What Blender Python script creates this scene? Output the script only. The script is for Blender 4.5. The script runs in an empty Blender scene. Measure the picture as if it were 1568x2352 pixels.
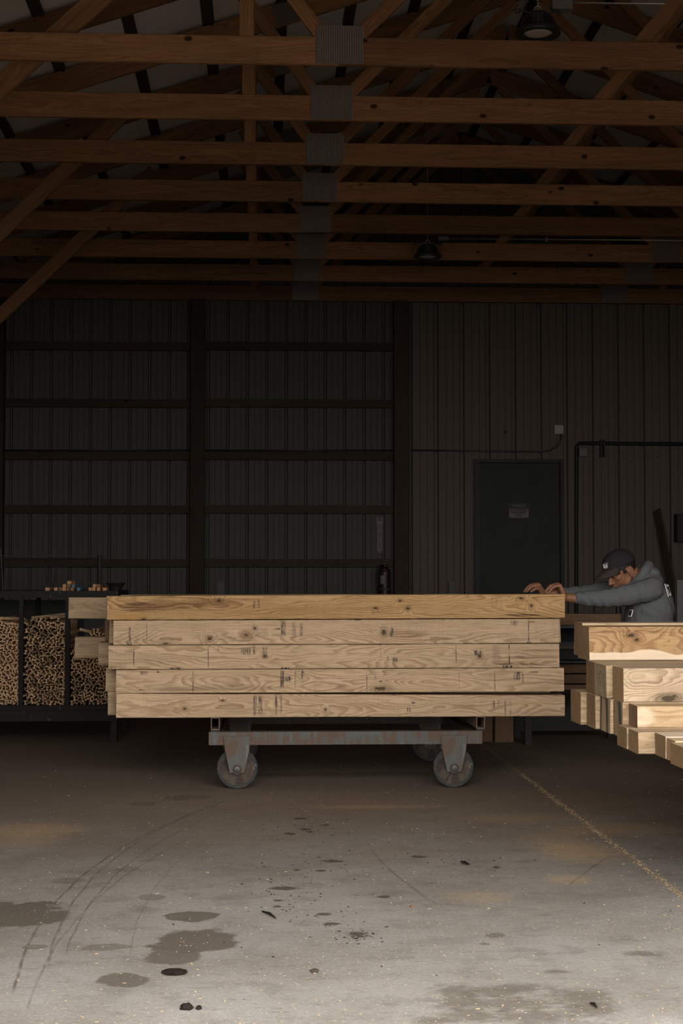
import bpy, math, random
from mathutils import Vector, Matrix, noise as mnoise

# ------------------------------------------------------------------ camera, world, exposure
SC = bpy.context.scene
COL = SC.collection
F_PX, CX, CY = 3640.0, 784.0, 1176.0
CAM = Vector((0.0, 0.0, 1.25))
YAW, PITCH = math.atan(177 / 3640.0), math.atan(154 / 3640.0)
FWD = Vector((math.sin(YAW) * math.cos(PITCH), math.cos(YAW) * math.cos(PITCH), math.sin(PITCH)))
RGT = Vector((math.cos(YAW), -math.sin(YAW), 0.0))
UPV = RGT.cross(FWD)
cam_data = bpy.data.cameras.new('camera')
cam_data.sensor_fit = 'HORIZONTAL'
cam_data.sensor_width = 24.0
cam_data.lens = 24.0 * F_PX / 1568.0
cam_data.clip_end = 300
cam = bpy.data.objects.new('camera', cam_data)
COL.objects.link(cam)
cam.matrix_world = Matrix(((RGT.x, UPV.x, -FWD.x, CAM.x), (RGT.y, UPV.y, -FWD.y, CAM.y),
                           (RGT.z, UPV.z, -FWD.z, CAM.z), (0, 0, 0, 1)))
SC.camera = cam

world = bpy.data.worlds.new('overcast_sky')
SC.world = world
world.use_nodes = True
_bg = world.node_tree.nodes['Background']
_bg.inputs[0].default_value = (1.0, 0.965, 0.92, 1)
_bg.inputs[1].default_value = 6.6

SC.view_settings.view_transform = 'Standard'
SC.view_settings.look = 'None'
SC.view_settings.gamma = 1.0
SC.view_settings.use_curve_mapping = False
SC.view_settings.exposure = 0.0
SC.cycles.adaptive_threshold = 0.035
SC.cycles.max_bounces = 5
SC.cycles.diffuse_bounces = 4
SC.cycles.glossy_bounces = 3
SC.cycles.caustics_reflective = False
SC.cycles.caustics_refractive = False

# building envelope
XL, XR, XRIDGE = -3.2, 7.8, 2.3
Y_FRONT, Y_BACK = 3.4, 18.62
DOOR_X0, DOOR_X1, DOOR_Z = -1.9, 4.7, 3.55  # unseen opening, narrowed and lowered to shape the light coming in
# a portal only tells the sampler where the doorway is; it gives no light of its own
pl = bpy.data.lights.new('doorway_portal', 'AREA')
pl.shape = 'RECTANGLE'
pl.size = DOOR_X1 - DOOR_X0
pl.size_y = DOOR_Z
pl.cycles.is_portal = True
po = bpy.data.objects.new('doorway_portal', pl)
COL.objects.link(po)
po.location = ((DOOR_X0 + DOOR_X1) / 2, Y_FRONT, DOOR_Z / 2)
po.rotation_euler = (math.radians(90), 0, 0)


def ray(px, py):
    return FWD * F_PX + RGT * (px - CX) - UPV * (py - CY)


def at(px, py, Y):
    d = ray(px, py)
    t = (Y - CAM.y) / d.y
    return CAM + d * t


def on_floor(px, py, z=0.0):
    d = ray(px, py)
    t = (z - CAM.z) / d.z
    return CAM + d * t


# ------------------------------------------------------------------ node helpers
class NT:
    def __init__(self, name):
        self.mat = bpy.data.materials.new(name)
        self.mat.use_nodes = True
        self.t = self.mat.node_tree
        self.t.nodes.clear()
        self.out = self.t.nodes.new('ShaderNodeOutputMaterial')
        self.bsdf = self.t.nodes.new('ShaderNodeBsdfPrincipled')
        self.t.links.new(self.bsdf.outputs[0], self.out.inputs[0])
        self.tc = self.t.nodes.new('ShaderNodeTexCoord')

    def put(self, sock, v):
        if isinstance(v, bpy.types.NodeSocket):
            self.t.links.new(v, sock)
        elif v is not None:
            if sock.type == 'RGBA' and not isinstance(v, (int, float)):
                sock.default_value = (v[0], v[1], v[2], 1)
            else:
                sock.default_value = v

    def math(self, op, a, b=None, c=None, clamp=False):
        n = self.t.nodes.new('ShaderNodeMath')
        n.operation = op
        n.use_clamp = clamp
        self.put(n.inputs[0], a)
        if b is not None:
            self.put(n.inputs[1], b)
        if c is not None:
            self.put(n.inputs[2], c)
        return n.outputs[0]

    def vec(self, op, a, b=None):
        n = self.t.nodes.new('ShaderNodeVectorMath')
        n.operation = op
        self.put(n.inputs[0], a)
        if b is not None:
            self.put(n.inputs[1], b)
        return n.outputs['Value'] if op in ('LENGTH', 'DISTANCE', 'DOT_PRODUCT') else n.outputs[0]

    def sep(self, v):
        n = self.t.nodes.new('ShaderNodeSeparateXYZ')
        self.put(n.inputs[0], v)
        return n.outputs

    def comb(self, x, y, z):
        n = self.t.nodes.new('ShaderNodeCombineXYZ')
        for s, v in zip(n.inputs, (x, y, z)):
            self.put(s, v)
        return n.outputs[0]

    def noise(self, v, scale=1.0, detail=2.0, rough=0.5):
        n = self.t.nodes.new('ShaderNodeTexNoise')
        self.put(n.inputs['Vector'], v)
        n.inputs['Scale'].default_value = scale
        n.inputs['Detail'].default_value = detail
        n.inputs['Roughness'].default_value = rough
        return n.outputs[0]

    def voronoi(self, v, scale=1.0, feature='F1', out='Distance'):
        n = self.t.nodes.new('ShaderNodeTexVoronoi')
        n.feature = feature
        self.put(n.inputs['Vector'], v)
        n.inputs['Scale'].default_value = scale
        return n.outputs[out]

    def ramp(self, v, a, b, to0=0.0, to1=1.0):
        n = self.t.nodes.new('ShaderNodeMapRange')
        n.interpolation_type = 'SMOOTHSTEP'
        self.put(n.inputs[0], v)
        n.inputs[1].default_value = a
        n.inputs[2].default_value = b
        n.inputs[3].default_value = to0
        n.inputs[4].default_value = to1
        return n.outputs[0]

    def mix(self, f, a, b, mode='MIX'):
        n = self.t.nodes.new('ShaderNodeMix')
        n.data_type = 'RGBA'
        n.blend_type = mode
        self.put(n.inputs[0], f)
        self.put(n.inputs[6], a)
        self.put(n.inputs[7], b)
        return n.outputs[2]

    def bump(self, h, strength=0.3, dist=0.01):
        n = self.t.nodes.new('ShaderNodeBump')
        n.inputs['Strength'].default_value = strength
        n.inputs['Distance'].default_value = dist
        self.put(n.inputs['Height'], h)
        self.put(self.bsdf.inputs['Normal'], n.outputs[0])

    def rand(self):
        n = self.t.nodes.new('ShaderNodeObjectInfo')
        return n.outputs['Random']

    def done(self, color, rough=0.7, spec=0.3, metal=0.0):
        self.put(self.bsdf.inputs['Base Color'], color)
        self.put(self.bsdf.inputs['Roughness'], rough)
        self.put(self.bsdf.inputs['Specular IOR Level'], spec)
        self.put(self.bsdf.inputs['Metallic'], metal)
        return self.mat


def wood(name, light, dark, spacing=0.008, ring_amt=0.6, warp=0.09, center=(0.03, 0.0), knots=(), marks=(),
         streaks=(), vknots=0.0, tone=0.35, saw=0.25, vary=0.2, sap=None, warpx=1.0, rough=0.78, boards=None):
    """knots (x,z,rx,rz); marks (x,z,w,h,amount) of ink; streaks (x,z,rx,rz,colour,amount) of stained grain.
    sap: (z edge, colour) pale sapwood along the lower edge. All in the object's own metres, grain along x."""
    m = NT(name)
    P = m.tc.outputs['Object']
    r = m.rand()
    off = m.comb(m.math('MULTIPLY', r, 37.0), m.math('MULTIPLY', r, 91.0), m.math('MULTIPLY', r, 53.0))
    Q = m.vec('ADD', P, off)
    wn = m.noise(m.vec('MULTIPLY', Q, (warpx, 4.0, 5.0)), 1.0, 2.0, 0.5)
    wv = m.math('MULTIPLY', m.math('SUBTRACT', wn, 0.5), warp * 2)
    s = m.sep(P)
    cz = m.math('MULTIPLY', m.math('SUBTRACT', r, 0.5), 0.12)
    dy = m.math('SUBTRACT', s[1], center[0])
    dz = m.math('SUBTRACT', m.math('SUBTRACT', s[2], center[1]), cz)
    rad = m.math('SQRT', m.math('ADD', m.math('MULTIPLY', dy, dy), m.math('MULTIPLY', dz, dz)))
    rr = m.math('ADD', rad, wv)
    rr = m.math('ADD', rr, m.math('MULTIPLY', m.math('SUBTRACT', m.noise(m.vec('MULTIPLY', Q, (6.0, 26.0, 26.0)), 1.0, 3.0, 0.6), 0.5), spacing * 1.6))
    kwob = m.math('MULTIPLY', m.math('SUBTRACT', m.noise(m.vec('MULTIPLY', Q, (45.0, 70.0, 70.0)), 1.0, 3.0, 0.6), 0.5), 0.9) if knots else None
    kmask = None
    for (kx, kz, rx, rz) in knots:
        d = m.vec('LENGTH', m.vec('MULTIPLY', m.vec('SUBTRACT', P, (kx, 0, kz)), (1 / rx, 0.0, 1 / rz)))
        rr = m.math('ADD', rr, m.ramp(d, 0.0, 4.5, 0.020, 0.0))
        k = m.math('MAXIMUM', m.ramp(m.math('ADD', d, kwob), 0.5, 1.2, 1.0, 0.0), m.ramp(m.math('ADD', d, kwob), 0.8, 2.6, 0.45, 0.0))
        kmask = k if kmask is None else m.math('MAXIMUM', kmask, k)
    phase = m.math('DIVIDE', rr, spacing)
    fr = m.math('FRACT', phase)
    ring = m.math('MULTIPLY', m.ramp(fr, 0.25, 0.92), m.ramp(fr, 0.94, 1.0, 1.0, 0.0))
    ring = m.math('MULTIPLY', ring, m.ramp(m.noise(m.comb(m.math('MULTIPLY', m.math('FLOOR', phase), 0.37), 3.0, 1.0), 2.0, 1.0), 0.3, 0.6, 0.45, 1.0))
    ring = m.math('MULTIPLY', ring, m.ramp(m.noise(m.vec('MULTIPLY', Q, (2.0, 12.0, 12.0)), 1, 2), 0.3, 0.6, 0.45, 1.0))
    fib = m.noise(m.vec('MULTIPLY', Q, (4.0, 170.0, 170.0)), 1.0, 3.0, 0.65)
    pore = m.noise(m.vec('MULTIPLY', Q, (16.0, 330.0, 330.0)), 1.0, 2.0, 0.5)
    big = m.noise(m.vec('MULTIPLY', Q, (1.6, 11.0, 14.0)), 1.0, 4.0, 0.6)
    sw = m.noise(m.vec('MULTIPLY', Q, (120.0, 3.0, 4.0)), 1.0, 2.0, 0.5)
    swm = m.ramp(m.noise(m.vec('MULTIPLY', Q, (2.2, 5.0, 5.0)), 1.0, 2.0), 0.42, 0.62, 0.25, 1.0)
    col = m.mix(m.math('MULTIPLY', ring, ring_amt), light, dark)
    col = m.mix(m.ramp(fib, 0.42, 0.80, 0.0, 0.5), col, dark)
    col = m.mix(m.ramp(pore, 0.57, 0.72, 0.0, 0.4), col, [c * 0.55 for c in dark])
    for (sx, sz, rx, rz, sc, am) in streaks:
        d = m.vec('LENGTH', m.vec('MULTIPLY', m.vec('SUBTRACT', P, (sx, 0, sz)), (1 / rx, 0.0, 1 / rz)))
        d = m.math('ADD', d, m.math('MULTIPLY', m.math('SUBTRACT', m.noise(m.vec('MULTIPLY', Q, (8.0, 40.0, 60.0)), 1, 3), 0.5), 0.9))
        f = m.math('MULTIPLY', m.ramp(d, 0.45, 1.05, am, 0.0), m.ramp(fr, 0.1, 0.9, 0.55, 1.0))
        col = m.mix(f, col, sc)
    if sap:
        zs = m.math('ADD', s[2], m.math('MULTIPLY', m.math('SUBTRACT', m.noise(m.vec('MULTIPLY', P, (5.0, 0.0, 1.0)), 1.0, 1.0), 0.5), 0.09))
        col = m.mix(m.ramp(zs, sap[0] - 0.004, sap[0] + 0.003, 0.85, 0.0), col, sap[1])
    tmul = m.math('ADD', m.math('MULTIPLY', m.math('SUBTRACT', big, 0.5), tone * 2), 1.0)
    tmul = m.math('MULTIPLY', tmul, m.math('ADD', m.math('MULTIPLY', m.math('SUBTRACT', sw, 0.5), m.math('MULTIPLY', swm, saw)), 1.0))
    tmul = m.math('MULTIPLY', tmul, m.math('ADD', m.math('MULTIPLY', m.math('SUBTRACT', r, 0.5), vary * 2), 1.0))
    col = m.mix(1.0, col, m.comb(tmul, tmul, tmul), 'MULTIPLY')
    if vknots:
        d = m.voronoi(m.vec('MULTIPLY', Q, (3.0, 4.6, 4.6)), 1.0)
        col = m.mix(m.ramp(d, vknots * 0.45, vknots * 0.85, 0.92, 0.0), col, [c * 0.13 for c in dark])
    if kmask is not None:
        col = m.mix(m.math('MULTIPLY', kmask, 0.93), col, [c * 0.22 for c in dark])
    ink = None
    for (kx, kz, w, h, am) in marks:
        q = m.sep(m.vec('ABSOLUTE', m.vec('MULTIPLY', m.vec('SUBTRACT', P, (kx, 0, kz)), (2 / w, 0.0, 2 / h))))
        k = m.ramp(m.math('MAXIMUM', q[0], q[2]), 0.7, 1.1, am, 0.0)
        ink = k if ink is None else m.math('MAXIMUM', ink, k)
    if ink is not None:
        br = m.ramp(m.noise(m.vec('MULTIPLY', P, (330.0, 30.0, 22.0)), 1.0, 3.0, 0.6), 0.40, 0.60, 1.0, 0.12)
        col = m.mix(m.math('MULTIPLY', ink, br), col, (0.028, 0.027, 0.032))
    if boards:
        col = m.mix(m.ramp(m.noise(m.vec('MULTIPLY', P, (14.0, 14.0, 3.0)), 1.0, 2.0), 0.5, 0.62, 0.0, boards[1]), col, boards[0])
    m.bump(fib, 0.15, 0.004)
    return m.done(col, rough, 0.2)


def plain(name, col, rough=0.6, spec=0.3, metal=0.0, var=0.15, scale=30.0, bump=0.0):
    m = NT(name)
    n = m.noise(m.tc.outputs['Object'], scale, 3.0, 0.6)
    k = m.math('ADD', m.math('MULTIPLY', m.math('SUBTRACT', n, 0.5), var * 2), 1.0)
    c = m.mix(1.0, col, m.comb(k, k, k), 'MULTIPLY')
    if bump:
        m.bump(n, bump, 0.004)
    return m.done(c, rough, spec, metal)


def rusty(name, paint, rust, amount=0.5, streak=True, rough=0.7):
    m = NT(name)
    P = m.tc.outputs['Object']
    a = m.noise(m.vec('MULTIPLY', P, (26.0, 26.0, 5.0) if streak else (14.0, 14.0, 14.0)), 1.0, 4.0, 0.7)
    b = m.noise(P, 9.0, 4.0, 0.65)
    c = m.noise(P, 90.0, 3.0, 0.7)
    f = m.ramp(m.math('ADD', m.math('MULTIPLY', a, 0.55), m.math('MULTIPLY', b, 0.45)), amount - 0.06, amount + 0.08, 1.0, 0.0)
    col = m.mix(f, paint, rust)
    col = m.mix(m.ramp(c, 0.55, 0.75, 0.0, 0.55), col, [x * 0.35 for x in rust])
    col = m.mix(m.ramp(a, 0.62, 0.72, 0.0, 0.4), col, (0.30, 0.27, 0.23))
    m.bump(c, 0.4, 0.003)
    return m.done(col, rough, 0.3)


M = {}
OAK_L, OAK_D = (0.55, 0.392, 0.248), (0.25, 0.152, 0.080)
M['oak'] = wood('oak_sawn', OAK_L, OAK_D, vknots=0.10)
M['oak_end'] = wood('oak_end_grain', (0.27, 0.17, 0.087), (0.14, 0.082, 0.04), spacing=0.007, warp=0.02, tone=0.3, saw=0.5, vary=0.3)
M['oak_end_stained'] = wood('oak_end_blue_stained', (0.31, 0.215, 0.125), (0.17, 0.11, 0.06), spacing=0.007, warp=0.02, tone=0.3, saw=0.5, vary=0.2,
                            boards=((0.05, 0.043, 0.045), 0.9))
M['oak_end_curl'] = wood('oak_end_curly_grey', (0.33, 0.25, 0.155), (0.12, 0.085, 0.055), spacing=0.020, ring_amt=0.9, warp=0.12, warpx=4.0, tone=0.4, saw=0.2, vary=0.1)
M['oak_fresh'] = wood('oak_fresh_cut', (0.47, 0.345, 0.22), (0.24, 0.15, 0.075), vknots=0.08, spacing=0.010, ring_amt=0.75)
M['oak_brown'] = wood('oak_weathered_brown', (0.24, 0.145, 0.085), (0.13, 0.075, 0.045), vknots=0.08)
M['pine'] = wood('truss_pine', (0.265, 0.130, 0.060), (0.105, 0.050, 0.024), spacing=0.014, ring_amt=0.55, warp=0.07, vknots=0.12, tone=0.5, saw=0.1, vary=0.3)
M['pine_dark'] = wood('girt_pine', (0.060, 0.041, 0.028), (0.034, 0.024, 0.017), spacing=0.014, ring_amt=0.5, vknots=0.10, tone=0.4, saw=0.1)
M['plate'] = None


def mk_plate():
    m = NT('galvanised_tooth_plate')
    P = m.tc.outputs['Object']
    s = m.sep(P)
    a = m.math('SINE', m.math('MULTIPLY', s[0], 2 * math.pi / 0.0150))
    b = m.math('SINE', m.math('ADD', m.math('MULTIPLY', s[2], 2 * math.pi / 0.0105), m.math('MULTIPLY', s[0], 90.0)))
    t = m.math('MULTIPLY', m.ramp(a, -0.1, 0.5), m.ramp(b, -0.1, 0.4))
    n = m.noise(P, 22.0, 3.0, 0.6)
    col = m.mix(t, m.mix(n, (0.165, 0.132, 0.115), (0.235, 0.195, 0.172)), (0.045, 0.038, 0.033))
    m.bump(t, 0.8, -0.004)
    return m.done(col, 0.55, 0.4, 0.35)


M['plate'] = mk_plate()
M['roof'] = plain('white_roof_insulation_facing', (0.74, 0.665, 0.61), 0.75, 0.2, var=0.06, scale=6)
M['wall_ag'] = plain('grey_olive_metal_siding', (0.098, 0.094, 0.083), 0.7, 0.15, var=0.06, scale=3)
M['wall_liner'] = plain('brown_metal_liner', (0.132, 0.106, 0.088), 0.65, 0.18, var=0.06, scale=3)
M['wall_plain'] = plain('side_wall_siding', (0.20, 0.19, 0.17), 0.7, 0.2, var=0.05)
M['door'] = plain('charcoal_door_paint', (0.048, 0.049, 0.045), 0.7, 0.15, var=0.3, scale=4)
M['black_steel'] = plain('black_painted_steel', (0.012, 0.012, 0.011), 0.55, 0.35, var=0.3)
M['dark_steel'] = rusty('dark_rack_steel', (0.011, 0.0108, 0.0098), (0.018, 0.013, 0.010), 0.42)
M['grey_steel'] = plain('bare_grey_steel', (0.055, 0.056, 0.058), 0.6, 0.35, 0.1, var=0.25, scale=25)
M['stake'] = plain('scuffed_dark_stake_steel', (0.017, 0.017, 0.018), 0.65, 0.25, 0.0, var=0.4, scale=60)
M['cart'] = rusty('rusted_blue_cart_paint', (0.105, 0.110, 0.105), (0.115, 0.075, 0.052), 0.50)
M['cart_tube'] = rusty('rusty_tube_steel', (0.22, 0.155, 0.115), (0.14, 0.08, 0.055), 0.5, streak=False)
M['tyre'] = rusty('worn_blue_wheel_rim', (0.030, 0.036, 0.038), (0.085, 0.062, 0.048), 0.42, streak=False)
M['wheel'] = rusty('rusty_wheel_disc', (0.080, 0.060, 0.044), (0.038, 0.027, 0.021), 0.48, streak=False)
M['bolt'] = plain('oily_axle_bolt', (0.06, 0.052, 0.047), 0.35, 0.5, 0.6, var=0.4)
M['conduit'] = plain('galvanised_conduit', (0.55, 0.52, 0.48), 0.3, 0.5, 0.8, var=0.1)
M['conduit_dark'] = plain('dark_wall_conduit', (0.050, 0.047, 0.043), 0.4, 0.5, 0.3, var=0.1)
M['white_box'] = plain('pale_junction_box', (0.42, 0.37, 0.32), 0.5, 0.3, var=0.05)
M['grey_box'] = plain('dull_grey_junction_box', (0.16, 0.14, 0.13), 0.5, 0.3, var=0.1)
M['lamp'] = plain('black_lamp_casting', (0.022, 0.023, 0.022), 0.5, 0.4, var=0.2)
M['lens'] = plain('frosted_lamp_lens', (0.62, 0.54, 0.46), 0.4, 0.4, var=0.05)
M['sign_black'] = plain('sign_black_print', (0.015, 0.017, 0.020), 0.5, 0.3, var=0.1)
M['sign_white'] = plain('sign_white_face', (0.16, 0.135, 0.12), 0.5, 0.3, var=0.1)
M['sign_red'] = plain('sign_red_face', (0.055, 0.022, 0.018), 0.5, 0.3, var=0.1)
M['ext_red'] = plain('dark_red_cylinder_paint', (0.030, 0.012, 0.010), 0.45, 0.5, var=0.1)
M['stick'] = wood('stick_wood', (0.62, 0.42, 0.25), (0.36, 0.22, 0.115), spacing=0.012, vary=0.55, tone=0.4)
M['block_orange'] = plain('orange_block_end', (0.50, 0.25, 0.12), 0.7, 0.2, var=0.3)
M['block_blue'] = plain('blue_painted_block_end', (0.10, 0.15, 0.22), 0.7, 0.2, var=0.3)
M['hoodie'] = None
M['skin'] = plain('tan_skin', (0.235, 0.105, 0.057), 0.5, 0.35, var=0.18, scale=45, bump=0.15)
M['cap'] = plain('black_cap_cotton', (0.022, 0.021, 0.022), 0.85, 0.15, var=0.25, scale=60, bump=0.2)
M['brim'] = plain('worn_brown_black_brim', (0.045, 0.036, 0.032), 0.85, 0.15, var=0.35, scale=40, bump=0.2)
M['hair'] = plain('black_hair', (0.012, 0.010, 0.009), 0.6, 0.3, var=0.3, scale=120, bump=0.4)
M['jeans'] = plain('dark_work_trousers', (0.025, 0.026, 0.03), 0.9, 0.1, var=0.3, scale=40)
M['boot'] = plain('black_work_boot', (0.014, 0.013, 0.012), 0.6, 0.3, var=0.3)
M['emblem'] = plain('white_embroidery', (0.72, 0.70, 0.66), 0.8, 0.1, var=0.1)
M['bark'] = plain('black_bark', (0.018, 0.014, 0.012), 0.9, 0.1, var=0.5, scale=60, bump=0.6)
M['leaf'] = plain('dry_grey_leaf', (0.075, 0.062, 0.050), 0.9, 0.1, var=0.4, scale=40)
M['chip'] = plain('pale_wood_chip', (0.46, 0.34, 0.21), 0.85, 0.1, var=0.3, scale=20)
M['ground'] = plain('yard_gravel', (0.15, 0.14, 0.125), 0.9, 0.1, var=0.3, scale=2)


def mk_hoodie():
    m = NT('grey_fleece_hoodie')
    P = m.tc.outputs['Object']
    n = m.noise(P, 420.0, 2.0, 0.7)
    b = m.noise(P, 7.0, 3.0, 0.6)
    col = m.mix(m.ramp(n, 0.3, 0.7), (0.085, 0.089, 0.095), (0.145, 0.149, 0.153))
    col = m.mix(m.ramp(b, 0.5, 0.72, 0.0, 0.6), col, (0.10, 0.080, 0.066))
    m.bump(n, 0.35, 0.004)
    return m.done(col, 0.95, 0.1)


M['hoodie'] = mk_hoodie()

# ------------------------------------------------------------------ mesh helpers


class MB:
    def __init__(self):
        self.v, self.f, self.m = [], [], []

    def add(self, verts, faces, mi=0):
        o = len(self.v)
        self.v += [Vector(p) for p in verts]
        self.f += [tuple(i + o for i in q) for q in faces]
        self.m += [mi] * len(faces)
        return self

    def box(self, x0, x1, y0, y1, z0, z1, mi=0):
        v = [(x, y, z) for x in (x0, x1) for y in (y0, y1) for z in (z0, z1)]
        return self.add(v, [(0, 1, 3, 2), (4, 6, 7, 5), (0, 4, 5, 1), (2, 3, 7, 6), (0, 2, 6, 4), (1, 5, 7, 3)], mi)

    def prism(self, poly, axis, a, b, mi=0):
        """poly of 2D points extruded along axis from a to b; 'y': (x,z), 'x': (y,z), 'z': (x,y)"""
        n = len(poly)
        mk = {'y': lambda p, t: (p[0], t, p[1]), 'x': lambda p, t: (t, p[0], p[1]), 'z': lambda p, t: (p[0], p[1], t)}[axis]
        v = [mk(p, a) for p in poly] + [mk(p, b) for p in poly]
        fs = [tuple(range(n))[::-1], tuple(range(n, 2 * n))] + [(i, (i + 1) % n, n + (i + 1) % n, n + i) for i in range(n)]
        return self.add(v, fs, mi)

    def tube(self, pts, r, n=10, mi=0, cap=True, flat=1.0):
        pts = [Vector(p) for p in pts]
        rs = r if isinstance(r, (list, tuple)) else [r] * len(pts)
        vs = []
        prev = None
        for i, p in enumerate(pts):
            d = (pts[min(i + 1, len(pts) - 1)] - pts[max(i - 1, 0)]).normalized()
            if prev is None:
                a = d.cross(Vector((0, 0, 1)))
                if a.length < 0.1:
                    a = d.cross(Vector((0, 1, 0)))
            else:
                a = prev - d * prev.dot(d)
            a.normalize()
            prev = a
            b = d.cross(a)
            for k in range(n):
                t = 2 * math.pi * k / n
                vs.append(p + a * (math.cos(t) * rs[i]) + b * (math.sin(t) * rs[i] * flat))
        fs = []
        for i in range(len(pts) - 1):
            for k in range(n):
                fs.append((i * n + k, i * n + (k + 1) % n, (i + 1) * n + (k + 1) % n, (i + 1) * n + k))
        if cap:
            fs += [tuple(range(n))[::-1], tuple(range((len(pts) - 1) * n, len(pts) * n))]
        return self.add(vs, fs, mi)

    def lathe(self, prof, c, axis='y', n=32, mi=0, closed=False):
        """prof: list of (radius, offset along axis) round centre c"""
        vs = []
        for r, h in prof:
            for k in range(n):
                t = 2 * math.pi * k / n
                a, b = r * math.cos(t), r * math.sin(t)
                vs.append({'y': (c[0] + a, c[1] + h, c[2] + b), 'z': (c[0] + a, c[1] + b, c[2] + h), 'x': (c[0] + h, c[1] + a, c[2] + b)}[axis])
        fs = []
        for i in range(len(prof) - (0 if closed else 1)):
            j = (i + 1) % len(prof)
            for k in range(n):
                fs.append((i * n + k, i * n + (k + 1) % n, j * n + (k + 1) % n, j * n + k))
        if not closed:
            if prof[0][0] > 1e-5:
                fs.append(tuple(range(n))[::-1])
            if prof[-1][0] > 1e-5:
                fs.append(tuple(range((len(prof) - 1) * n, len(prof) * n)))
        return self.add(vs, fs, mi)

    def ellipsoid(self, c, rad, basis=None, nu=20, nv=12, mi=0):
        c = Vector(c)
        vs = []
        for j in range(1, nv):
            p = math.pi * j / nv
            for i in range(nu):
                t = 2 * math.pi * i / nu
                vs.append((math.sin(p) * math.cos(t) * rad[0], math.sin(p) * math.sin(t) * rad[1], math.cos(p) * rad[2]))
        top, bot = len(vs), len(vs) + 1
        vs += [(0, 0, rad[2]), (0, 0, -rad[2])]
        fs = []
        for j in range(nv - 2):
            for i in range(nu):
                a, b = j * nu + i, j * nu + (i + 1) % nu
                fs.append((a, a + nu, b + nu, b))
        for i in range(nu):
            fs.append((top, i, (i + 1) % nu))
            fs.append((bot, (nv - 2) * nu + (i + 1) % nu, (nv - 2) * nu + i))
        vs = [Vector(p) for p in vs]
        if basis is not None:
            vs = [basis @ p for p in vs]
        return self.add([c + p for p in vs], fs, mi)

    def chain(self, pts, seg=5, n=12):
        """(pos, radius) limb: a tube with round ends, for unions"""
        P = [Vector(p[0]) for p in pts]
        R = [p[1] for p in pts]
        a, b = [], []
        for i in range(len(P) - 1):
            for k in range(seg):
                t = k / seg
                a.append(P[i].lerp(P[i + 1], t))
                b.append(R[i] * (1 - t) + R[i + 1] * t)
        a.append(P[-1])
        b.append(R[-1])
        self.tube(a, b, n)
        for p, q in ((P[0], R[0]), (P[-1], R[-1])):
            self.ellipsoid(p, (q, q, q), None, n, 8)
        for p, q in zip(P[1:-1], R[1:-1]):
            self.ellipsoid(p, (q, q, q), None, n, 8)
        return self

    def mesh(self, name, center=None):
        c = Vector(center) if center is not None else Vector((0, 0, 0))
        me = bpy.data.meshes.new(name)
        me.from_pydata([p - c for p in self.v], [], self.f)
        for p, k in zip(me.polygons, self.m):
            p.material_index = k
        me.update()
        return me

    def build(self, name, mats, parent=None, smooth=False, angle=None, center=None):
        if center is None:
            lo = Vector([min(p[k] for p in self.v) for k in range(3)])
            hi = Vector([max(p[k] for p in self.v) for k in range(3)])
            center = (lo + hi) / 2
        me = self.mesh(name, center)
        if not isinstance(mats, (list, tuple)):
            mats = [mats]
        for k in mats:
            me.materials.append(M[k] if isinstance(k, str) else k)
        if smooth:
            me.polygons.foreach_set('use_smooth', [True] * len(me.polygons))
        ob = bpy.data.objects.new(name, me)
        COL.objects.link(ob)
        place(ob, Vector(center), parent)
        return ob


WLOC = {}


def place(ob, wloc, parent):
    """put ob at the world point wloc; roots carry no rotation, so locations just subtract"""
    WLOC[ob.name] = Vector(wloc)
    if parent is not None:
        ob.parent = parent
        ob.location = Vector(wloc) - WLOC[parent.name]
    else:
        ob.location = wloc


def tag(o, label, cat, group=None, kind=None):
    o['label'] = label
    o['category'] = cat
    if group:
        o['group'] = group
    if kind:
        o['kind'] = kind
    return o


def struct(o, label=None):
    o['kind'] = 'structure'
    if label:
        o['label'] = label
    return o


def empty(name, loc):
    o = bpy.data.objects.new(name, None)
    o.empty_display_size = 0.1
    COL.objects.link(o)
    place(o, Vector(loc), None)
    return o


def beam_mesh(L, D, H, seed=0, ch=0.004, segs=1, jit=0.0, h1=None):
    """beam along x, centred; chamfered section; slot 0 faces, slot 1 ends"""
    rnd = random.Random(seed)
    a, b = D / 2, H / 2
    sec = [(-a + ch, -b), (a - ch, -b), (a, -b + ch), (a, b - ch), (a - ch, b), (-a + ch, b), (-a, b - ch), (-a, -b + ch)]
    mb = MB()
    vs = []
    for i in range(segs + 1):
        x = -L / 2 + L * i / segs
        kz = 1.0 if h1 is None else (H + (h1 - H) * i / segs) / H
        for (y, z) in sec:
            z *= kz
            j = jit if 0 < i < segs else jit * 0.4
            vs.append((x + (rnd.uniform(-1, 1) * jit * 1.5 if i in (0, segs) else 0), y + rnd.uniform(-j, j), z + rnd.uniform(-j, j)))
    n = 8
    fs, mi = [], []
    for i in range(segs):
        for k in range(n):
            fs.append((i * n + k, (i + 1) * n + k, (i + 1) * n + (k + 1) % n, i * n + (k + 1) % n))
    mb.add(vs, fs, 0)
    mb.add([], [], 0)
    mb.f += [tuple(range(n)), tuple(range(segs * n, (segs + 1) * n))[::-1]]
    mb.m += [1, 1]
    me = mb.mesh('beam')
    return me


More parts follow.
